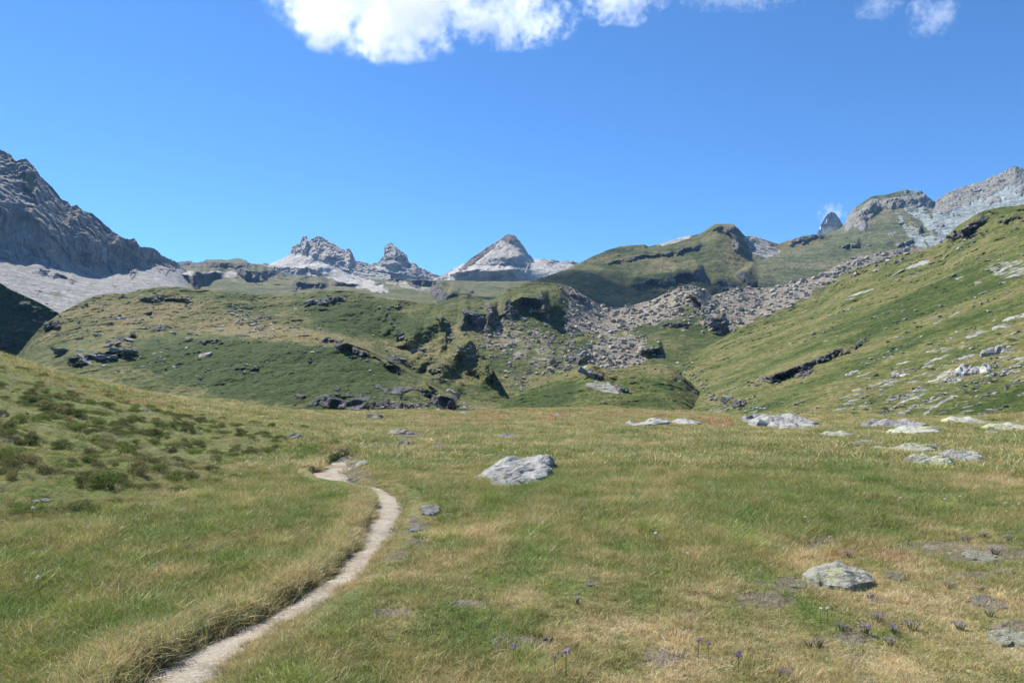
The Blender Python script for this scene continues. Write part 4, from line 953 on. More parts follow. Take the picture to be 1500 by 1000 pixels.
# --- crags and slabs on the hillsides
for px, py, w, hf, lab, kind in (
    (112, 512, 56, .5, 'long tilted dark crag low on the knoll at left', 'C'), (150, 519, 38, .6, 'dark wedge of rock at the foot of the knoll', 'C'), (182, 512, 36, .55, 'dark overhanging block right of the rock wedge', 'C'), (183, 496, 30, .6, 'dark block above the overhanging block', 'C'), (163, 506, 24, .6, 'dark rock between two blocks on the knoll', 'C'), (200, 480, 22, .6, 'dark crag on the upper left of the knoll', 'C'), (128, 527, 34, .15, 'pale flat rock under the long tilted crag', 'S'),
    (248, 478, 20, .5, 'small dark crag on the middle of the knoll', 'C'), (270, 495, 24, .5, 'grey crag on the knoll, upper one of a pair', 'C'), (300, 520, 22, .7, 'rounded grey boulder low on the knoll', 'B'), (253, 507, 24, .45, 'grey crag on the knoll, lower one of a pair', 'C'), (227, 518, 28, .4, 'low broken rock on the front of the knoll', 'S'), (287, 489, 20, .5, 'dark rock right of the crag pair', 'C'), (323, 478, 16, .6, 'grey rock near the top of the knoll', 'B'),
    (183, 468, 26, .4, 'pale slab high on the left of the knoll', 'S'), (370, 475, 12, .8, 'pale block in the stony hollow of the knoll', 'P'), (362, 468, 10, .8, 'pale block at the top of the stony hollow', 'P'), (378, 480, 10, .8, 'pale block at the bottom of the stony hollow', 'P'), (355, 462, 9, .8, 'small pale block left in the stony hollow', 'P'),
    (486, 501, 22, .6, 'dark crag on the rim of the front spur', 'C'), (508, 500, 16, .5, 'dark rock right on the rim of the front spur', 'C'), (452, 443, 20, .8, 'pale upright slab near the knoll top', 'P'), (473, 440, 26, .5, 'pale broken slab near the knoll top', 'S'), (492, 434, 22, .5, 'dark rock ledge beside pale slabs on the knoll top', 'C'), (430, 452, 18, .5, 'pale stones left of the upright slab', 'S'), (267, 437, 16, .5, 'dark rock on the crest of the knoll', 'C'), (240, 437, 16, .5, 'dark rock left on the crest of the knoll', 'C'), (288, 441, 14, .5, 'dark rock right on the crest of the knoll', 'C'), (430, 480, 18, .6, 'brownish crag in a fold of the knoll', 'C'), (446, 478, 12, .6, 'small crag beside the brownish crag', 'C'), (365, 545, 18, .4, 'flat dark rock on the shaded turf of the knoll', 'C'), (240, 546, 20, .35, 'dark ledge on the lower front of the knoll', 'C'), (290, 558, 5, .9, 'white block on dark turf at the foot of the knoll', 'P'), (207, 537, 10, .6, 'pale stone below the broken rock', 'P'), (138, 536, 8, .7, 'white stone in front of the long tilted crag', 'P'), (72, 474, 22, .7, 'dark crag on the left shoulder of the knoll', 'C'), (92, 464, 12, .8, 'small dark crag on the left shoulder of the knoll', 'C'),
    (653, 571, 36, .7, 'dark crag at the foot of the knoll above the valley floor', 'C'), (628, 575, 24, .7, 'dark crag left at the foot of the knoll', 'C'), (582, 524, 30, .6, 'rough crag in the gully between two spurs', 'C'), (598, 534, 20, .6, 'pale rock right of the gully crag', 'P'),
    (955, 521, 40, .5, 'long dark crag at the lower edge of the rockfall', 'C'), (845, 521, 24, .9, 'dark rock face on the little mound in the bowl', 'C'), (896, 483, 13, .9, 'big pale boulder below the rockfall', 'B'), (928, 484, 11, .8, 'pale boulder right of the big pale boulder', 'B'), (918, 482, 8, .8, 'pale boulder between two larger ones', 'P'), (881, 497, 9, .8, 'dark boulder below the rockfall', 'D'), (851, 476, 13, .7, 'dark boulder at the left edge of the rockfall', 'D'), (865, 480, 11, .8, 'dark boulder beside another at the left edge of the rockfall', 'D'), (1003, 484, 12, .7, 'dark boulder on the green strip of the bowl', 'D'), (990, 477, 10, .7, 'dark boulder above the green strip of the bowl', 'D'), (971, 480, 12, .7, 'dark boulder left of the green strip', 'D'), (983, 455, 13, .8, 'grey boulder high in the rockfall', 'B'), (809, 496, 7, .9, 'pale boulder alone on turf in the bowl', 'P'), (800, 473, 12, .6, 'pale rock on turf left of the rockfall', 'P'), (737, 515, 14, .4, 'flat dark rock on the floor of the bowl', 'D'), (768, 483, 9, .7, 'dark boulder under the round cliff', 'D'), (999, 465, 16, .6, 'dark crag in the grass of the moraine', 'C'), (1102, 451, 17, .8, 'large dark boulder on the moraine', 'D'), (1046, 474, 34, .6, 'dark broken crag where moraine meets slope', 'C'), (1062, 482, 22, .5, 'dark rock right of the broken moraine crag', 'C'), (1143, 447, 10, .8, 'pale boulder on the moraine', 'P'), (852, 437, 14, .7, 'dark rock on the rim above the rockfall', 'C'), (878, 446, 8, .9, 'block on the rim above the rockfall', 'B'),
    (868, 546, 34, .8, 'broken dark crag on the tip of the green mound', 'C'), (855, 540, 14, .6, 'pale rock left on the tip of the green mound', 'P'), (866, 564, 16, .4, 'white slab below the tip of the green mound', 'S'), (893, 569, 28, .3, 'pale slab on the face of the green mound', 'S'), (912, 570, 18, .8, 'dark crag on the face of the green mound', 'C'), (805, 565, 14, .5, 'dark rock on the left flank of the green mound', 'C'), (975, 537, 9, .7, 'dark boulder on the right shoulder of the green mound', 'D'), (882, 588, 16, .4, 'pale slab low on the green mound', 'S'),
    (1078, 584, 32, .9, 'rugged dark crag standing by the stony gully', 'C'), (1112, 564, 26, .6, 'dark block at the low end of the long ledge', 'C'), (1282, 489, 14, .6, 'dark block at the high end of the long ledge', 'C'), (1140, 516, 7, .8, 'grey boulder alone above the long ledge', 'B'), (1368, 467, 18, .4, 'dark tilted boulder on the right slope', 'D'), (1436, 414, 15, .9, 'square block on the upper right slope', 'B'), (1406, 407, 13, .5, 'tilted stone left of the square block', 'P'), (1471, 413, 13, .5, 'dark stone right of the square block', 'D'), (1325, 455, 9, .6, 'dark-sided stone on the middle of the right slope', 'B'), (1440, 429, 20, .3, 'low ledge below the square block', 'D'),
    (1343, 584, 30, .6, 'broad pale slab low on the right slope', 'S'), (1325, 605, 19, .8, 'pale boulder beside a juniper bush', 'P'), (1238, 598, 30, .4, 'pale slab at the foot of the right slope', 'S'), (1290, 562, 46, .3, 'long pale streak of rock on the right slope', 'S'), (1262, 570, 28, .3, 'pale slab below the long pale streak', 'S'), (1326, 549, 18, .6, 'pale knob of rock on the right slope', 'P'), (1436, 542, 74, .34, 'big tilted grey rock face on the right slope', 'F'), (1468, 514, 52, .30, 'upper part of the tilted rock face at right', 'F'), (1402, 556, 40, .28, 'left corner of the tilted rock face', 'F'), (1488, 488, 40, .4, 'dark-edged slab at the right edge of the slope', 'S'), (1434, 489, 40, .3, 'pale slab above the tilted rock face', 'S'), (1410, 508, 30, .3, 'pale slab left above the tilted rock face', 'S'), (1487, 465, 40, .3, 'pale slab at the right edge, high one', 'S'), (1370, 512, 26, .25, 'pale streak of rock left of the tilted face', 'S'), (1450, 600, 30, .4, 'pale rocks at the foot of the slope near right edge', 'S'), (1482, 545, 30, .5, 'pale outcrop at the right edge below the tilted face', 'S'), (1432, 572, 9, .8, 'pale boulder in rubble below the tilted face', 'P'), (1418, 588, 8, .8, 'white boulder in the lowest rubble of the slope', 'P'), (1192, 608, 26, .3, 'pale strip of stone beyond the brow slab', 'S'), (1166, 606, 14, .8, 'dark rock behind the brow slab', 'D'),
    (1262, 428, 40, .15, 'white streak of rock high on the right slope', 'S'), (1340, 390, 40, .15, 'long white ledge near the top of the right slope', 'S'), (1312, 400, 26, .15, 'white ledge left of the long white ledge', 'S'), (1250, 436, 24, .15, 'white slab below the high white streak', 'S'), (1178, 456, 12, .3, 'white slab on the left crest of the slope', 'S'), (1284, 396, 10, .4, 'white stone near the slope crest', 'S'), (1404, 362, 12, .4, 'white stone under the crest rocks at right', 'S')):
    lst = {'S': SLAB, 'C': CRAG, 'B': BOULD, 'P': BOULD_P, 'D': BOULD_D, 'F': FACE}[kind]
    cat = 'boulder' if kind in 'BPD' else ('crag' if kind in 'CF' else 'rock slab')
    nm = 'boulder' if kind in 'BPD' else ('crag' if kind in 'CF' else 'rock_slab')
    sl = -18 if px > 1080 else 8
    put(nm, random.choice(lst), px, py, w, lab, cat, 'rocks on the hillsides', hf * (1.2 if kind == 'S' else 1.0), random.uniform(-12, 12) + (0 if kind != 'S' else 0), .12, 1.4 if kind == 'S' else 1.0)

for (x0, y0), (x1, y1), n, lo, hi, lab in (((556, 442), (606, 505), 9, 9, 22, 'dark broken crag on the upper right flank of the knoll'), ((598, 496), (652, 556), 10, 10, 24, 'dark broken crag on the middle right flank of the knoll'), ((642, 468), (692, 522), 9, 10, 22, 'dark broken crag on the outer right flank of the knoll'), ((676, 508), (722, 552), 6, 8, 18, 'dark crag at the right foot of the knoll'), ((470, 600), (640, 590), 9, 10, 22, 'low dark crag in the shaded foot of the knoll'), ((680, 455), (722, 472), 6, 10, 20, 'dark block in the left round cliff of the bowl'), ((735, 448), (800, 455), 8, 10, 22, 'dark block in the right round cliff of the bowl'), ((1112, 563), (1280, 491), 17, 7, 17, 'dark slab in the long ledge across the right slope'), ((1388, 350), (1462, 308), 9, 9, 18, 'dark block of the rock band at the crest of the right slope')):
    for i in range(n):
        f = (i + random.random()) / n
        w_ = random.uniform(lo, hi) * (1.0 if lab.find('ledge') < 0 else 1.25 - .7 * f)
        put('crag', random.choice(CRAG), x0 + (x1 - x0) * f + random.gauss(0, 3), y0 + (y1 - y0) * f + random.gauss(0, 2.5), w_, lab, 'crag', 'dark crags in rows', random.uniform(.35, .65), None, .15, random.uniform(.7, 1.1))
for i in range(30):
    a_ = random.random()
    px, py = 1230 + 265 * random.random(), 0
    py = 600 - 0.30 * (px - 1230) - 75 * random.random() ** 1.2 + 14
    w_ = random.uniform(12, 34)
    lab = ('pale slab low on the right slope above the brow rocks' if py > 555 else 'pale slab on the middle of the right slope near the tilted face') if px > 1340 else 'pale slab near the left part of the slab-strewn slope foot'
    put('rock_slab', random.choice(SLAB), px, py, w_, lab, 'rock slab', 'pale slabs on the right slope', random.uniform(.3, .7), random.uniform(-20, 20), .08, random.uniform(.9, 1.6))
# ---------------------------------------------------------------- scatter by geometry nodes
def scatter(name, label, cat, pts, rot, scl, var, protos, tints=None):
    n = len(pts)
    me = bpy.data.meshes.new(name)
    me.vertices.add(n)
    me.vertices.foreach_set('co', np.asarray(pts, np.float32).ravel())
    for k, typ, field, v in (('rot', 'FLOAT_VECTOR', 'vector', rot), ('scl', 'FLOAT_VECTOR', 'vector', scl), ('variant', 'INT', 'value', var)):
        a = me.attributes.new(k, typ, 'POINT')
        a.data.foreach_set(field, np.asarray(v, np.int32 if typ == 'INT' else np.float32).ravel())
    if tints is not None:
        a = me.attributes.new('tint', 'FLOAT_COLOR', 'POINT')
        c = np.ones((n, 4), np.float32); c[:, :3] = tints
        a.data.foreach_set('color', c.ravel())
    o = link(name, me)
    setp(o, label, cat, None, 'stuff')
    col = bpy.data.collections.new(name + '_pieces')
    for i, m in enumerate(protos):
        p = bpy.data.objects.new('%s_piece_%02d' % (name, i), m)
        p['kind'] = 'helper'
        col.objects.link(p)
    ng = bpy.data.node_groups.new(name, 'GeometryNodeTree')
    ng.interface.new_socket('Geometry', in_out='INPUT', socket_type='NodeSocketGeometry')
    ng.interface.new_socket('Geometry', in_out='OUTPUT', socket_type='NodeSocketGeometry')
    N, L = ng.nodes, ng.links
    gi, go = N.new('NodeGroupInput'), N.new('NodeGroupOutput')
    ci = N.new('GeometryNodeCollectionInfo')
    ci.inputs['Collection'].default_value = col
    ci.inputs['Separate Children'].default_value = True
    ci.inputs['Reset Children'].default_value = True
    mp = N.new('GeometryNodeMeshToPoints')
    ip = N.new('GeometryNodeInstanceOnPoints')
    ip.inputs['Pick Instance'].default_value = True
    def na(k, t):
        q = N.new('GeometryNodeInputNamedAttribute'); q.data_type = t; q.inputs['Name'].default_value = k
        return q.outputs['Attribute']
    L.new(gi.outputs[0], mp.inputs['Mesh'])
    L.new(mp.outputs[0], ip.inputs['Points'])
    L.new(ci.outputs[0], ip.inputs['Instance'])
    L.new(na('variant', 'INT'), ip.inputs['Instance Index'])
    er = N.new('FunctionNodeEulerToRotation')
    L.new(na('rot', 'FLOAT_VECTOR'), er.inputs[0])
    L.new(er.outputs[0], ip.inputs['Rotation'])
    L.new(na('scl', 'FLOAT_VECTOR'), ip.inputs['Scale'])
    L.new(ip.outputs[0], go.inputs[0])
    o.modifiers.new('scatter', 'NODES').node_group = ng
    return o

# --- loose stones and boulders of the hillsides
def hill_points(weight, n, box, seed, tries=6):
    rg = np.random.default_rng(seed)
    out = []
    x0, x1, y0, y1 = box
    for _ in range(tries):
        u = rg.uniform(x0, x1, n * 3); v = rg.uniform(y0, y1, n * 3)
        w = weight(u, v)
        k = rg.uniform(0, 1, len(u)) < w
        for a, b in zip(u[k], v[k]):
            out.append((a, b))
            if len(out) >= n: return out
    return out

def one_layer_point(px, py, names):
    return at(px, py)

def w_fall(u, v):
    return np.clip(rockfall(u, v), 0, 1)
def w_bowl(u, v):
    n = noise2(u / 14, v / 8, 44, octs=3)
    return np.clip(0.6 * blob(u, v, 790, 520, 130, 58, 20, 3, .5) * sst(-0.15, 0.45, n), 0, 1)
def w_gully(u, v):
    n = noise2(u / 12, v / 9, 49, octs=3)
    g = sst(24, 2, np.abs(u - np.interp(v, [530, 560, 605], [1001, 1020, 1052])) + 22 * n)
    return np.clip(np.maximum(g, 0.6 * blob(u, v, 1085, 596, 60, 12, -5, 8, 1.0)) * (v > 530), 0, 1)
def w_knoll(u, v):
    n = noise2(u / 22, v / 9, 47, octs=3)
    return np.clip(blob(u, v, 280, 490, 240, 60, 6, 4, .4) * sst(0.05, 0.5, n) + blob(u, v, 370, 470, 40, 14, 25, 5, .6) + 0.5 * blob(u, v, 640, 600, 90, 14, 5, 6, .5), 0, 1)
def w_slope(u, v):
    n = noise2((u + v * 1.3) / 50, (v + u * 0.42) / 7, 48, octs=3)
    return np.clip((0.35 + 0.65 * blob(u, v, 1400, 570, 180, 50, -15, 4, .4)) * sst(0.0, 0.5, n) * (v > 610 - 0.62 * (u - 1040) - 40), 0, 1)

NAMED = []      # pieces large enough to stand as things of their own
SP, SR, SS, SV = [], [], [], []
rg = np.random.default_rng(77)
for wfun, n, box, lo, hi, pw, flat in ((w_fall, 9500, (800, 1345, 360, 560), 1.1, 11.0, 4.2, .9), (w_bowl, 3200, (680, 960, 440, 600), 1.2, 7.5, 3.0, .8), (w_gully, 320, (960, 1140, 530, 610), 1.8, 8, 2.4, .8), (w_knoll, 1400, (40, 740, 425, 605), 1.6, 7, 2.6, .6), (w_slope, 2600, (1060, 1500, 330, 615), 1.6, 9, 2.8, .45)):
    for px, py in hill_points(wfun, n, box, int(box[0])):
        hit = at(px, py)
        if hit is None: continue
        loc, nor, dep = hit
        if dep < 66 or dep > 900 or (wfun in (w_fall, w_bowl) and dep < 240): continue
        w = lo + (hi - lo) * rg.uniform() ** (pw * 1.6)
        s = w / F * dep
        e = (rg.uniform(-.35, .35), rg.uniform(-.35, .35), rg.uniform(0, 6.28))
        sc = (s * rg.uniform(.8, 1.2), s * rg.uniform(.8, 1.2), s * flat * rg.uniform(.7, 1.3))
        p = loc + Vector((0, 0, s * .12))
        item = (w, p, e, sc, int(rg.integers(0, 12)), wfun.__name__)
        NAMED.append(item)
NAMED.sort(key=lambda i: -i[0])
TOP = NAMED[:165]
KINDS_ = {'w_fall': ('grey boulder among the jumbled rockfall of the bowl', 'boulders of the rockfall'), 'w_bowl': ('grey boulder on the grassy floor of the bowl', 'boulders on the floor of the bowl'), 'w_gully': ('pale boulder in the stony gully under the right slope', 'boulders in the stony gully'), 'w_knoll': ('grey stone on the turf of the knoll', 'stones on the knoll'), 'w_slope': ('pale flat stone on the grass of the right slope', 'flat stones on the right slope')}
def where(k, p, w):
    px = 750 + F * p.x / p.y; py = HY - F * (p.z - EYE) / p.y
    if k == 'w_fall':
        if px > 1090: return 'beige boulder on the moraine ridge running up behind the right slope'
        if px > 990: return 'grey boulder on the rounded hump of the moraine, right of the rockfall'
        if py > 490: return 'grey boulder in the lower tongue of the rockfall'
        if py < 455: return 'grey boulder near the top edge of the rockfall'
        return 'grey boulder in the middle of the rockfall, left half' if px < 910 else 'grey boulder in the middle of the rockfall, right half'
    if k == 'w_slope':
        if py > 560: return 'pale stone in the rubble at the foot of the right slope'
        return 'pale flat stone on open turf high on the right slope' if py < 470 else 'pale flat stone halfway up the right slope'
    if k == 'w_gully':
        return 'pale boulder in the narrow stony gully beside the green mound' if px < 1045 else 'pale boulder in the stone spread at the gully mouth'
    if k == 'w_knoll':
        return 'pale stone in the stony hollow of the knoll' if 320 < px < 420 and py < 500 else ('grey stone at the right foot of the knoll' if px > 520 else 'grey stone on the turf of the knoll')
    return KINDS_[k][0] + (' close to the round cliffs' if py < 505 else ' near the green mound')
for w, p, e, sc, v, k in TOP:
    pale = k == 'w_slope'
    nm = 'stone' if k in ('w_slope', 'w_knoll') else 'boulder'
    o = bpy.data.objects.new(nm, (BOULD_P if pale else BOULD)[v])
    COL.objects.link(o)
    o.location, o.rotation_euler, o.scale = p, e, sc
    setp(o, where(k, p, w), nm, KINDS_[k][1])
for nm, lab, ks, pro in (('rockfall_stones', 'countless grey stones of the rockfall and moraine', ('w_fall', 'w_bowl', 'w_knoll', 'w_gully'), BOULD), ('slope_stones', 'countless pale stones strewn over the right slope', ('w_slope',), BOULD_P)):
    L_ = [i for i in NAMED[165:] if i[5] in ks]
    scatter(nm, lab, 'stones', [i[1][:] for i in L_], [i[2] for i in L_], [i[3] for i in L_], [i[4] for i in L_], pro)

# --- grass
def blade_material(name, trans=0.35):
    t = NT(name)
    ti = t.attr('tint', 'INSTANCER').outputs['Color']
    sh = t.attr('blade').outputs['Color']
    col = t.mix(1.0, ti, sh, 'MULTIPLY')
    d = t.n('BsdfDiffuse', None, Color=col)
    tr = t.n('BsdfTranslucent', None, Color=col)
    g = t.n('BsdfGlossy', None, Color=(1, 1, 1), Roughness=0.45)
    m1 = t.n('MixShader', None, i0=trans, i1=d, i2=tr)
    m2 = t.n('MixShader', None, i0=0.03, i1=m1, i2=g)
    t.n('OutputMaterial', None, Surface=m2)
    return t.m
M_grass = blade_material('grass_blades')

def tuft(name, seed, n, h, spread, width, lean, curve, segs=2, wind=0.25, straw=0.25, seedhead=0.0):
    """a tuft of separate bent blades, metres"""
    rg = random.Random(seed)
    V, Fc, C = [], [], []
    for k in range(n):
        a = rg.uniform(0, 6.283); rad = spread * math.sqrt(rg.random())
        bx, by = rad * math.cos(a), rad * math.sin(a)
        hh = h * rg.uniform(.5, 1.1)
        la = rg.uniform(0, 6.283); ln = lean * rg.uniform(.2, 1)
        dx, dy = math.cos(la) * ln + wind, math.sin(la) * ln - wind * .15
        wa = rg.uniform(0, 6.283); w = width * rg.uniform(.6, 1.3)
        wx, wy = math.cos(wa) * w / 2, math.sin(wa) * w / 2
        r = rg.random()
        if r < straw: col = (1.75, 1.45, 1.55)
        elif r < straw + .2: col = (1.25, 1.15, .9)
        else: col = tuple(rg.uniform(.65, 1.05) * q for q in (.92, 1.0, .85))
        b0 = len(V)
        for s in range(segs + 1):
            f = s / segs
            ww = (1 - f * .75) if s < segs else .12
            ox = (dx * f + dx * curve * f * f) * hh; oy = (dy * f + dy * curve * f * f) * hh
            z = hh * (f - .30 * curve * f * f * ln)
            V.append((bx + ox - wx * ww, by + oy - wy * ww, z)); V.append((bx + ox + wx * ww, by + oy + wy * ww, z))
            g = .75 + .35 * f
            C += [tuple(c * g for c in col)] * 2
        for s in range(segs):
            i = b0 + 2 * s
            Fc.append((i, i + 1, i + 3, i + 2))
        if seedhead and rg.random() < seedhead:
            i = len(V); tx, ty, tz = V[-1][0], V[-1][1], V[-1][2]
            q = hh * .10
            for ddx, ddy in ((width * .8, 0), (0, width * .8)):
                j = len(V)
                V += [(tx - ddx, ty - ddy, tz - q * .2), (tx + ddx, ty + ddy, tz - q * .2), (tx + ddx * .6 + dx * q * .5, ty + ddy * .6, tz + q), (tx - ddx * .6 + dx * q * .5, ty - ddy * .6, tz + q)]
                Fc.append((j, j + 1, j + 2, j + 3)); C += [(1.7, 1.45, 1.5)] * 4
    me = bpy.data.meshes.new(name)
    me.from_pydata(V, [], Fc)
    a = me.attributes.new('blade', 'FLOAT_COLOR', 'POINT')
    c = np.ones((len(V), 4), np.float32); c[:, :3] = np.clip(C, 0, 3)
    a.data.foreach_set('color', c.ravel())
    me.materials.append(M_grass)
    return me

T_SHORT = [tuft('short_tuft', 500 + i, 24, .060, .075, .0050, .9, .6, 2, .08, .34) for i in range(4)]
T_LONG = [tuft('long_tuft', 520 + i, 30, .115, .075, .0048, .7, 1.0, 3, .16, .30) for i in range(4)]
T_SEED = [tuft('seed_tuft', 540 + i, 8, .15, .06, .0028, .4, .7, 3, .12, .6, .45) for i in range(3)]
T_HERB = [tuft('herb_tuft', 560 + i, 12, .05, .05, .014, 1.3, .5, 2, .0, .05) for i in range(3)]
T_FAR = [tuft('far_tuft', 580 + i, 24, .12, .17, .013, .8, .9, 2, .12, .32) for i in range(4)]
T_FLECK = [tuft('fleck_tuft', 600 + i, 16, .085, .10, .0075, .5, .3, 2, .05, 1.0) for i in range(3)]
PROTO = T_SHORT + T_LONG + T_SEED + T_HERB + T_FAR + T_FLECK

def grass_points(n, r0, r1, p, seed):
    rg = np.random.default_rng(seed)
    a = 2 - p
    q = rg.uniform(0, 1, n)
    r = (r0 ** a + q * (r1 ** a - r0 ** a)) ** (1 / a)
    lim = np.where(r < 9, 54, 44)
    th = np.radians(rg.uniform(-1, 1, n) * lim)
    x, y = r * np.sin(th), r * np.cos(th)
    return x, y, r, rg

def on_rock(x, y):
    k = np.zeros(x.shape, bool)
    for cx, cy, a, b in PLACED:
        if cy < 70 and a > 0.12:
            k |= ((x - cx) / (a * .92)) ** 2 + ((y - cy) / (b * .92)) ** 2 < 1
    return k

def grass(name, label, n, r0, r1, p, seed):
    x, y, r, rg = grass_points(n, r0, r1, p, seed)
    col, hg, bare, bw = tint(x, y)
    c, sd, hw = carve(x, y)
    z = meadow_base(x, y) + c + EYE
    a = np.abs(sd)
    bend = (a < hw + .30) & (y > 10.2) & (y < 12.4) & (x < -1.75) & (sd < 0)
    onp = bend | (a < hw * (1.0 + .55 * noise2(x / .22, y / .3, 71, octs=3) - np.where((r < 6.5) & (rg.uniform(0, 1, len(x)) < .35), .35, 0)))
    edge = (a < hw + .30) & (sd < 0)
    tread = (a < hw + .32) & (sd > 0)
    keep = ~onp & ~on_rock(x, y) & (rg.uniform(0, 1, len(x)) > bare * .82) & (rg.uniform(0, 1, len(x)) > bw * .15)
    # worn, half covered path near the camera
    far = r > 13
    L = len(x)
    pick = rg.uniform(0, 1, L)
    var = np.where(pick < np.clip(hg * .85, .05, .9), 4 + rg.integers(0, 4, L), rg.integers(0, 4, L))
    var = np.where(pick > .955, 8 + rg.integers(0, 3, L), var)
    var = np.where((pick < .945) & (pick > .72) & (hg < .55) & (r < 14), 11 + rg.integers(0, 3, L), var)
    var = np.where(far & (pick < .9), 14 + rg.integers(0, 4, L), var)
    pk2 = rg.uniform(0, 1, L)
    var = np.where((pk2 < .10) & ~far, 18 + rg.integers(0, 3, L), var)
    tz = noise2(x / .42, y / .5, 83, octs=2)
    var = np.where((tz > .42) & (hg > .35) & ~far & (pick < .9), 4 + rg.integers(0, 4, L), var)
    col = np.where((tz > .22)[:, None] & (hg > .3)[:, None], col * np.array([.86, 1.06, .78]), col)
    edge_v = edge & (pick < .8)
    var = np.where(edge_v & ~far, 4 + rg.integers(0, 4, L), var)
    s = (.46 + .60 * hg) * rg.uniform(.75, 1.25, L) * np.interp(r, [3, 8, 20, 60], [.85, 1.0, 1.15, 1.5])
    s = s * (1 - .6 * bw) * np.where(tread, .6, 1)
    s = np.where(edge_v, s * 1.0, s)
    rot = np.stack([rg.uniform(-.15, .15, L), rg.uniform(-.12, .22, L), rg.uniform(0, 6.28, L)], 1)
    tus = sst(.25, .6, noise2(x / .42, y / .5, 83, octs=2)) * (hg > .35)
    s = s * (1 + .35 * tus)
    turn = np.where(edge_v, .25, 0.0)
    rot[:, 1] += turn
    col = col * 1.10 * rg.uniform(.70, 1.30, L)[:, None]
    mixs = np.clip(rg.normal(0, .32, L), -.6, .6)[:, None]
    col = np.where(mixs > 0, col + (C_STRAW - col) * mixs, col + (C_GREEN - col) * -mixs)
    col = np.where(edge[:, None], col * .5 + C_STRAW * .55, np.where(tread[:, None], col * .5 + C_STRAW * .5, col))
    k = keep
    scl = np.stack([s, s, s * rg.uniform(.8, 1.2, L)], 1)
    return scatter(name, label, 'grass', np.stack([x, y, z - .01], 1)[k], rot[k], scl[k], var[k], PROTO, col[k])

grass('near_grass', 'mixed green and straw grass covering the near meadow', 145000, 3.0, 14, 1.15, 900)
grass('far_grass', 'green, straw and rust grass covering the far meadow', 110000, 12, 68, 1.25, 901)

# pebbles on the path and bare ground
_n = 9000
x, y, r, rg = grass_points(_n * 6, 3.2, 22, 1.4, 905)
c, sd, hw = carve(x, y)
_, _, bare, _ = tint(x, y)
k = (np.abs(sd) < hw + .05) | (bare > .6)
k &= ~on_rock(x, y)
x, y, r, sd, hw = x[k][:_n], y[k][:_n], r[k][:_n], sd[k][:_n], hw[k][:_n]
z = meadow_base(x, y) + carve(x, y)[0] + EYE
s = 0.006 + .020 * rg.uniform(0, 1, len(x)) ** 6
s = s * np.interp(r, [4, 12], [.8, 1.5])
scatter('pebbles', 'small grey pebbles on the path and bare patches', 'pebbles', np.stack([x, y, z], 1), np.stack([x * 0, x * 0, rg.uniform(0, 6.28, len(x))], 1), np.stack([s, s, s * .35], 1), rg.integers(0, 12, len(x)), BOULD_P)

# coarse turf clumps that roughen the hillsides
_P, _S, _C, _V = [], [], [], []
rg = np.random.default_rng(321)
for nm, n, lu, ol, st, px0, px1 in (('hill_knoll', 15000, LUSH, OLIVE, STRAW, 2.0, 5.0), ('slope_right', 17000, (0.055, 0.088, 0.020), (0.110, 0.130, 0.038), (0.195, 0.178, 0.075), 2.0, 5.5), ('hill_mound', 3500, (0.055, 0.088, 0.020), (0.110, 0.130, 0.038), (0.195, 0.178, 0.075), 2.0, 5.0), ('hill_boulder_bowl', 6500, LUSH, OLIVE, STRAW, 1.8, 4.2)):
    G, rk, sc, dr = SHEETS[nm]
    P = G.reshape(-1, 3); w = np.clip((1 - rk.ravel() * 1.4) * (1 - sc.ravel()), 0, 1)
    uu = 750 + F * P[:, 0] / P[:, 1]
    w = w * (uu > -20) * (uu < 1520)
    w = w * sst(-.5, .35, fbm(P / (P[:, 1:2] / F * 30), 3))
    i = rg.choice(len(P), n, replace=False, p=w / w.sum())
    p = P[i]; m_ = p[:, 1] / F
    g_ = np.clip(.5 + .9 * fbm(p / (m_[:, None] * 60), 3) + .5 * (dr.ravel()[i] - .5) + rg.normal(0, .12, n), 0, 1)[:, None]
    c_ = np.where(g_ < .5, np.array(lu) + (np.array(ol) - np.array(lu)) * g_ * 2, np.array(ol) + (np.array(st) - np.array(ol)) * (g_ - .5) * 2)
    s_ = m_ * rg.uniform(px0, px1, n) / .34
    _P.append(p); _S.append(np.stack([s_, s_, s_ * rg.uniform(.5, 1.0, n)], 1)); _C.append(c_ * rg.uniform(.9, 1.5, n)[:, None]); _V.append(rg.integers(14, 18, n))
_P, _S, _C, _V = np.concatenate(_P), np.concatenate(_S), np.concatenate(_C), np.concatenate(_V)
scatter('hillside_grass', 'coarse grass clumps roughening the middle distance hillsides', 'grass', _P, np.stack([_V * 0.0, _V * 0.0, rg.uniform(0, 6.28, len(_V))], 1), _S, _V, PROTO, _C)
# ---------------------------------------------------------------- dwarf shrubs, bushes and flowers
def leaf_material(name, col, var=0.35, trans=0.25):
    t = NT(name)
    sh = t.attr('leaf').outputs['Fac']
    oi = t.n('ObjectInfo')
    k = t.n('MapRange', None, Value=oi.outputs['Random'], To_Min=0.8, To_Max=1.2)
    a = t.mix(sh, tuple(c * (1 - var) for c in col), tuple(min(1, c * (1 + var * 1.4)) for c in col))
    a = t.mix(1.0, a, t.n('CombineColor', None, Red=k, Green=k, Blue=k), 'MULTIPLY')
    d = t.n('BsdfDiffuse', None, Color=a); tr = t.n('BsdfTranslucent', None, Color=a)
    m = t.n('MixShader', None, i0=trans, i1=d, i2=tr)
    t.n('OutputMaterial', None, Surface=m)
    return t.m
M_leaf = [leaf_material('shrub_leaf_green', (0.19, 0.23, 0.07)), leaf_material('shrub_leaf_dark', (0.16, 0.165, 0.07)), leaf_material('shrub_leaf_olive', (0.27, 0.24, 0.11))]
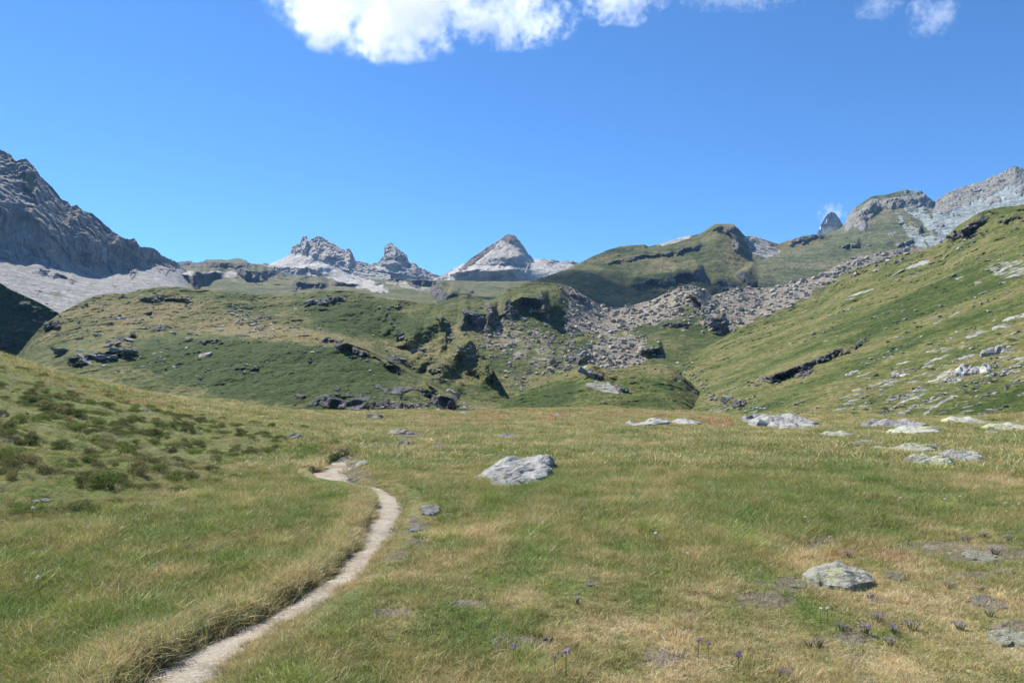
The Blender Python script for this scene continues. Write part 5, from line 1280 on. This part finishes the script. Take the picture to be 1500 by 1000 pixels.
t = NT('woody_stem'); M_wood = t.out(t.ramp(t.noise(t.n('TexCoord').outputs['Object'], 30, 3), [(0.3, (0.06, 0.05, 0.04)), (0.7, (0.16, 0.13, 0.10))]), .9)

def leafy(name, seed, n, w, h, size, mat, clump=9):
    """foliage of a low mat-forming shrub: leaves in small clumps over an uneven dome"""
    rg = random.Random(seed)
    V, Fc, C = [], [], []
    cl = []
    for i in range(clump):
        a = rg.uniform(0, 6.28); r = math.sqrt(rg.random()) * .85
        cl.append((r * math.cos(a) * w, r * math.sin(a) * w * .8, h * (1 - r * r * .75) * rg.uniform(.55, 1.05), rg.uniform(.25, .45) * w))
    for k in range(n):
        cx, cy, cz, cr = rg.choice(cl)
        v = Vector((rg.gauss(0, 1), rg.gauss(0, 1), abs(rg.gauss(0, 1)))).normalized() * cr * rg.uniform(.55, 1.05)
        p = Vector((cx + v.x, cy + v.y, max(.005, cz * .75 + v.z * h / w * 1.1 - .2 * h)))
        nrm = (v.normalized() + Vector((rg.gauss(0, .5), rg.gauss(0, .5), rg.gauss(0, .5)))).normalized()
        tx = nrm.orthogonal().normalized(); tx.rotate(Matrix.Rotation(rg.uniform(0, 6.28), 3, nrm)); ty = nrm.cross(tx)
        s = size * rg.uniform(.6, 1.4)
        i = len(V)
        V += [(p - tx * s * .5)[:], (p - ty * s * .22 + nrm * s * .06)[:], (p + tx * s * .5)[:], (p + ty * s * .22 + nrm * s * .06)[:]]
        Fc.append((i, i + 1, i + 2, i + 3))
        C += [rg.random()] * 4
    me = bpy.data.meshes.new(name); me.from_pydata(V, [], Fc)
    a = me.attributes.new('leaf', 'FLOAT', 'POINT'); a.data.foreach_set('value', np.array(C, np.float32))
    me.materials.append(mat)
    return me

def stems(name, seed, n, w, h):
    rg = random.Random(seed)
    bm = bmesh.new()
    for k in range(n):
        a = rg.uniform(0, 6.28); r = rg.uniform(.2, .8)
        p0 = Vector((rg.uniform(-.05, .05), rg.uniform(-.05, .05), -.02)); p1 = Vector((r * w * math.cos(a), r * w * .8 * math.sin(a), h * rg.uniform(.4, .8)))
        d = (p1 - p0).normalized(); o = d.orthogonal().normalized() * .006; o2 = d.cross(o)
        ring = [[bm.verts.new(q + f * (o * math.cos(t_) + o2 * math.sin(t_))) for t_ in (0, 2.1, 4.2)] for q, f in ((p0, 1.4), ((p0 + p1) / 2 + Vector((0, 0, .03)), 1), (p1, .5))]
        for a_, b_ in zip(ring, ring[1:]):
            for i in range(3):
                bm.faces.new((a_[i], a_[(i + 1) % 3], b_[(i + 1) % 3], b_[i]))
    me = bpy.data.meshes.new(name); bm.to_mesh(me); bm.free(); me.materials.append(M_wood)
    return me

SHR = [(leafy('foliage', 600 + i, 1300, .5, .26, .040, M_leaf[i % 3], 11), stems('stem', 620 + i, 9, .5, .26)) for i in range(5)]
def shrub(name, px, py, wpx, label, cat, group, v, hf=1.0):
    hit = at(px, py)
    if hit is None: return
    loc, nor, dep = hit
    s = wpx / F * dep
    e = bpy.data.objects.new(name, None); COL.objects.link(e)
    e.location = loc; e.scale = (s, s, s * hf); e.rotation_euler = (0, 0, random.uniform(0, 6.28))
    setp(e, label, cat, group)
    f, st = SHR[v]
    for n_, m_ in (('foliage', f), ('stem', st)):
        c = bpy.data.objects.new(n_, m_); COL.objects.link(c); c.parent = e
    return e
G1 = 'dwarf shrubs on the heathery bank'
for i, (px, py, w, lab) in enumerate((
    (160, 712, 84, 'large dark green cushion shrub at the foot of the bank'), (122, 708, 40, 'low shrub left of the large cushion shrub'), (205, 694, 60, 'dark shrub right of and above the large cushion shrub'), (232, 690, 40, 'dark shrub in the middle of the lower bank'), (278, 704, 46, 'dark twiggy shrub at the right end of the lower bank'), (262, 698, 34, 'small olive shrub beside the twiggy shrub'),
    (90, 654, 40, 'round brown-green shrub in the middle of the bank'), (60, 690, 46, 'greyish shrub low on the left of the bank'), (10, 672, 40, 'dark shrub at the left edge low on the bank'), (40, 645, 44, 'dark shrub left of the round shrub'), (140, 624, 46, 'dark shrub on the upper bank left of centre'), (105, 606, 30, 'dark shrub near the top of the heather patch'), (70, 600, 50, 'long dark heather clump on the upper bank'), (35, 618, 50, 'dark heather clump at left on the upper bank'), (8, 626, 40, 'dark heather clump at the left edge'), (172, 630, 30, 'small dark shrub right on the upper bank'), (222, 636, 34, 'dark shrub on the middle bank'), (130, 668, 40, 'green shrub above the large cushion shrub'), (190, 664, 46, 'green and brown shrub in the centre of the bank'), (250, 662, 36, 'shrub right of the centre of the bank'), (290, 652, 30, 'shrub on the right side of the bank'), (352, 640, 28, 'dark shrub on the far right of the bank'), (350, 632, 24, 'small dark shrub above the far right shrub'), (232, 624, 26, 'low shrub near the upper edge of the bank'), (272, 632, 26, 'brown shrub near the upper edge of the bank'), (400, 625, 22, 'low shrub at the end of the bank toward the path'), (310, 690, 30, 'pale green shrub right of the lower bank'), (20, 700, 36, 'low brown shrub at the left edge below the bank'),
    (492, 652, 30, 'dark shrub on the bank above the path bend'), (520, 648, 24, 'dark shrub right above the path bend'), (476, 682, 16, 'dark tuft shrub at the outer edge of the path bend'), (488, 672, 18, 'dark shrub hanging over the path bend'), (506, 665, 18, 'dark shrub beside the hidden stretch of path'))):
    shrub('dwarf_shrub', px, py, w * .8, lab, 'shrub', G1, i % 5, random.uniform(1.4, 2.1))
# unnamed heath between them
_x, _y, _r, _rg = grass_points(60000, 6, 30, 1.2, 931)
_u, _d = meadow_u(_x, _y)
_w = bank_w(_u, _d) * sst(-0.25, 0.35, noise2(_x / 1.3, _y / 1.3, 61, octs=3))
k = _rg.uniform(0, 1, len(_x)) < _w * .17
_x, _y, _r = _x[k], _y[k], _r[k]
_z = ground(_x, _y)
_s = _rg.uniform(.14, .5, len(_x)) * np.interp(_r, [6, 28], [.8, 1.3])
scatter('heath_ground_cover', 'low heathery ground cover on the left bank', 'ground cover', np.stack([_x, _y, _z - .03], 1), np.stack([_x * 0, _x * 0, _rg.uniform(0, 6.28, len(_x))], 1), np.stack([_s, _s, _s * 1.3], 1), _rg.integers(0, 5, len(_x)), [s_[0] for s_ in SHR])
G2 = 'juniper bushes on the right slope'
for i, (px, py, w, lab) in enumerate(((1461, 491, 16, 'small round juniper above the tilted rock face'), (1364, 542, 15, 'small round juniper left of the tilted rock face'), (1298, 600, 20, 'low juniper left of the pale boulder'), (1322, 597, 13, 'juniper against the pale boulder'), (1252, 608, 22, 'dark green juniper at the foot of the right slope'), (1268, 601, 14, 'juniper just right of the dark green one'), (1482, 500, 22, 'juniper on top of the tilted rock face'), (1405, 524, 16, 'flat juniper between pale slabs'), (1452, 560, 20, 'juniper in green turf below the tilted rock face'), (1455, 618, 22, 'low juniper behind the pale rounded outcrop'))):
    shrub('juniper_bush', px, py, w * .9, lab, 'bush', G2, i % 2, 1.3)
G3 = 'small bushes among the far rocks'
for i, (px, py, w, lab) in enumerate(((874, 541, 14, 'dark bush in the crag of the green mound'), (884, 549, 10, 'dark bush right below the crag of the green mound'), (916, 574, 10, 'dark bush beside the crag on the mound face'), (1195, 528, 0, ''))):
    if w: shrub('dark_bush', px, py, w, lab, 'bush', G3, 1, 1.4)

# flowers
def petal_mat(name, col):
    t = NT(name); d = t.n('BsdfDiffuse', None, Color=col); tr = t.n('BsdfTranslucent', None, Color=col)
    t.n('OutputMaterial', None, Surface=t.n('MixShader', None, i0=.35, i1=d, i2=tr)); return t.m
M_pur, M_whi, M_yel, M_stem = petal_mat('purple_petal', (0.36, 0.27, 0.42)), petal_mat('white_down', (0.72, 0.70, 0.64)), petal_mat('yellow_petal', (0.75, 0.52, 0.03)), petal_mat('green_stem', (0.10, 0.14, 0.04))
def flower_parts(seed, h, n, heads, size, mat, spread):
    rg = random.Random(seed)
    V, Fc, V2, F2 = [], [], [], []
    for k in range(heads):
        a = rg.uniform(0, 6.28); r = spread * math.sqrt(rg.random())
        tip = Vector((r * math.cos(a), r * math.sin(a), h * rg.uniform(.7, 1.1))); b = tip * .4; b.z = 0
        w = .0022
        for ddx, ddy in ((w, 0), (0, w)):
            i = len(V2)
            V2 += [(b.x - ddx, b.y - ddy, 0), (b.x + ddx, b.y + ddy, 0), (tip.x + ddx * .6, tip.y + ddy * .6, tip.z), (tip.x - ddx * .6, tip.y - ddy * .6, tip.z)]
            F2.append((i, i + 1, i + 2, i + 3))
        for j in range(n):
            d = Vector((rg.gauss(0, 1), rg.gauss(0, 1), rg.gauss(.4, .8))).normalized()
            s = d.orthogonal().normalized() * size * .28
            i = len(V)
            c0 = tip + d * size * .15; c1 = tip + d * size * rg.uniform(.7, 1.1)
            V += [c0[:], (c1 * .6 + c0 * .4 + s)[:], c1[:], (c1 * .6 + c0 * .4 - s)[:]]
            Fc.append((i, i + 1, i + 2, i + 3))
    a = bpy.data.meshes.new('petals'); a.from_pydata(V, [], Fc); a.materials.append(mat)
    b = bpy.data.meshes.new('stalks'); b.from_pydata(V2, [], F2); b.materials.append(M_stem)
    return a, b
FL = {'thyme': [flower_parts(700 + i, .05, 9, 14, .010, M_pur, .045) for i in range(3)], 'thistle': [flower_parts(710 + i, .10, 26, 1, .020, M_pur, .005) for i in range(2)], 'down': [flower_parts(720 + i, .13, 24, 1, .016, M_whi, .01) for i in range(2)], 'yellow': [flower_parts(730, .09, 16, 2, .014, M_yel, .02)]}
def flower(name, kind, px, py, label, cat, group, s=1.0):
    hit = at(px, py)
    if hit is None: return
    loc, nor, dep = hit
    e = bpy.data.objects.new(name, None); COL.objects.link(e)
    e.location = loc; e.rotation_euler = (0, 0, random.uniform(0, 6.28)); e.scale = (s * .85, s * .85, s * .8)
    setp(e, label, cat, group)
    a, b = random.choice(FL[kind])
    for n_, m_ in (('petals', a), ('stalks', b)):
        c = bpy.data.objects.new(n_, m_); COL.objects.link(c); c.parent = e
for px, py, s, lab in ((1268, 928, 1.3, 'largest clump of purple thyme at lower right'), (1287, 910, 1.2, 'purple thyme clump beside the yellow flower'), (1308, 926, 1.1, 'pale purple thyme right of the largest clump'), (1336, 922, 1.2, 'purple thyme clump, rightmost of the row'), (1234, 924, 1.1, 'pale purple thyme left of the largest clump'), (1200, 948, 1.2, 'pinkish purple thyme clump below the thyme row'), (1185, 946, .8, 'tiny purple thyme left of the pinkish clump'), (1304, 945, 1.0, 'purple thyme just below the row of clumps'), (1145, 992, 1.0, 'purple thyme at the bottom edge right of centre'), (1158, 992, 1.0, 'purple thyme at the bottom edge, right one of two'), (1392, 862, 1.1, 'purple thyme in straw grass at right'), (1436, 866, .9, 'purple thyme right of the clump in straw grass'), (1275, 876, .9, 'purple thyme below the lichen boulder'), (1243, 816, 1.1, 'purple flower just above the lichen boulder'), (1406, 922, 1.1, 'purple clump near the right edge, low'), (1450, 902, .9, 'purple flower by the thin slab'), (1441, 788, 1.3, 'purple thyme in the bare patch, upper right'), (1416, 794, 1.3, 'purple thyme left in the upper right bare patch'), (1476, 792, 1.3, 'purple thyme right in the upper right bare patch'), (1458, 812, 1.3, 'purple thyme beside the pale stone in the bare patch'), (845, 884, 1.1, 'purple clump in green turf right of bottom centre')):
    flower('thyme_clump', 'thyme', px, py, lab, 'flower', 'purple flower clumps in the turf', s)
for px, py, s, lab in ((828, 992, 1.8, 'tall purple flower spike at the bottom edge'), (812, 984, 1.1, 'small purple flower left of the tall spike'), (1081, 984, 1.4, 'purple thistle at the bottom right of centre'), (1023, 958, 1.2, 'dark purple thistle in dry turf'), (1038, 964, 1.1, 'violet flower right of the dark thistle'), (753, 969, 1.1, 'small purple flower in the stony patch')):
    flower('thistle', 'thistle', px, py, lab, 'flower', 'single purple flowers at the bottom', s)
for px, py, s, lab in ((961, 806, 1.6, 'lone white seed head in the middle of the meadow'), (1472, 757, 1.5, 'white seed head by the rusty tuft at right'), (1493, 757, 1.4, 'white seed head at the right edge'), (1383, 748, 1.3, 'white seed head above the bare patch'), (1405, 742, 1.2, 'white seed head near the right, upper one'), (1475, 766, 1.2, 'white seed head under the rusty tuft'), (1217, 806, 1.2, 'white seed head above the lichen boulder'), (1201, 914, 1.0, 'white seed head below the lichen boulder, left one'), (1213, 914, 1.0, 'white seed head below the lichen boulder, right one'), (48, 766, 1.5, 'white seed head in the left grass'), (55, 875, 1.4, 'white seed head low at the left'), (395, 700, 1.5, 'white seed head below the bank toward the path'), (1006, 828, 1.0, 'white bud right of centre'), (1180, 774, 1.2, 'white seed head left of the bare patch'), (1318, 744, 1.2, 'white seed head in tall grass right of centre')):
    flower('seed_head', 'down', px, py, lab, 'flower', 'white seed heads in the grass', s)
for px, py, lab in ((1286, 897, 'yellow flower above the purple thyme'), (806, 869, 'small yellow flower in the turf near bottom centre'), (74, 715, 'yellow flower in grass at left')):
    flower('yellow_flower', 'yellow', px, py, lab, 'flower', 'yellow flowers in the turf', 1.0)
# ---------------------------------------------------------------- clouds and air
def cloud(name, label, px, py, dist, wpx, hpx, dpx, density, seed, cover=0.5, rag=1.0, grain=1.0):
    """a fair-weather cloud: an ellipsoid of droplets eaten away by noise"""
    k = dist / F
    loc = Vector(((px - 750) * k, dist, EYE + (HY - py) * k))
    bm = bmesh.new()
    bmesh.ops.create_cube(bm, size=2.0)
    me = bpy.data.meshes.new(name); bm.to_mesh(me); bm.free()
    t = NT(name + '_droplets')
    tc = t.n('TexCoord').outputs['Object']
    ln = t.n('VectorMath', dict(operation='LENGTH')); t.put(ln.inputs[0], tc)
    mp = t.n('Mapping', None, Vector=tc, Location=(seed * 3.3, seed, 0), Scale=(wpx / hpx, dpx / hpx, 1.0))
    n1 = t.noise(mp, 1.5 * grain, 4, .6)
    n2 = t.noise(mp, 5 * grain, 4, .6)
    f = t.math('SUBTRACT', 1.0, ln.outputs['Value'])
    d = t.math('ADD', t.math('MULTIPLY', f, 1.2), t.math('MULTIPLY', t.math('SUBTRACT', n1, cover), 3.2 * rag))
    d = t.math('ADD', t.math('SUBTRACT', d, 0.25), t.math('MULTIPLY', t.math('SUBTRACT', n2, .5), 2.6 * rag))
    d = t.ss(0.0, 0.9, d)
    d = t.math('MULTIPLY', d, t.ss(0.0, 0.12, f))
    vol = t.n('VolumePrincipled', None, Color=(1, 1, 1), Density=t.math('MULTIPLY', d, density), Anisotropy=0.35)
    t.n('OutputMaterial', None, Volume=vol)
    t.m.cycles.homogeneous_volume = False
    t.m.volume_intersection_method = 'ACCURATE' if hasattr(t.m, 'volume_intersection_method') else None
    o = link(name, me, t.m)
    o.location = loc; o.scale = (wpx * k, dpx * k, hpx * k)
    setp(o, label, 'cloud')
    return o
cloud('cloud', 'large white cloud at the top edge left of centre', 560, -22, 1450, 195, 110, 130, 0.020, 1.0, .47)
cloud('cloud', 'bright ragged cloud arm to the right of the large cloud', 750, 28, 1450, 108, 42, 70, 0.014, 2.0, .48)
cloud('cloud', 'small white cloud at the top edge right of the large cloud', 912, -8, 1540, 80, 46, 60, 0.012, 3.0, .5)
cloud('cloud', 'thin white wisp along the top edge, middle right', 1085, -8, 1540, 120, 18, 50, 0.006, 4.0, .5)
cloud('cloud', 'tiny white cloud wisp left of the upright wisp', 1288, 8, 1540, 40, 22, 40, 0.006, 5.0, .5)
cloud('cloud', 'small upright cloud wisp at upper right', 1365, 20, 1540, 38, 44, 36, 0.009, 6.0, .5)
cloud('cloud', 'puff of cloud clinging to the far pointed peak', 1219, 314, 3300, 23, 19, 16, 0.010, 7.0, .48, 1.0)

# thin mountain air
bm = bmesh.new(); bmesh.ops.create_cube(bm, size=1.0)
me = bpy.data.meshes.new('haze'); bm.to_mesh(me); bm.free()
t = NT('haze_air')
vol = t.n('VolumePrincipled', None, Color=(0.28, 0.55, 1.0), Density=HAZE, Anisotropy=0.1)
t.n('OutputMaterial', None, Volume=vol)
o = link('haze', me, t.m)
zmax = max((o_.matrix_world @ Vector(c)).z for o_ in SC.objects if o_.type == 'MESH' and not o_.name.startswith(('cloud', 'haze')) for c in o_.bound_box)
zmin = min((o_.matrix_world @ Vector(c)).z for o_ in SC.objects if o_.type == 'MESH' and not o_.name.startswith(('cloud', 'haze')) for c in o_.bound_box)
print('z range', zmin, zmax)
o.scale = (6400, 3900, zmax + 3 - (zmin - 1)); o.location = (0, 1900, (zmax + 3 + zmin - 1) / 2)
setp(o, 'thin blue mountain air between the near and far slopes', 'haze', None, 'stuff')
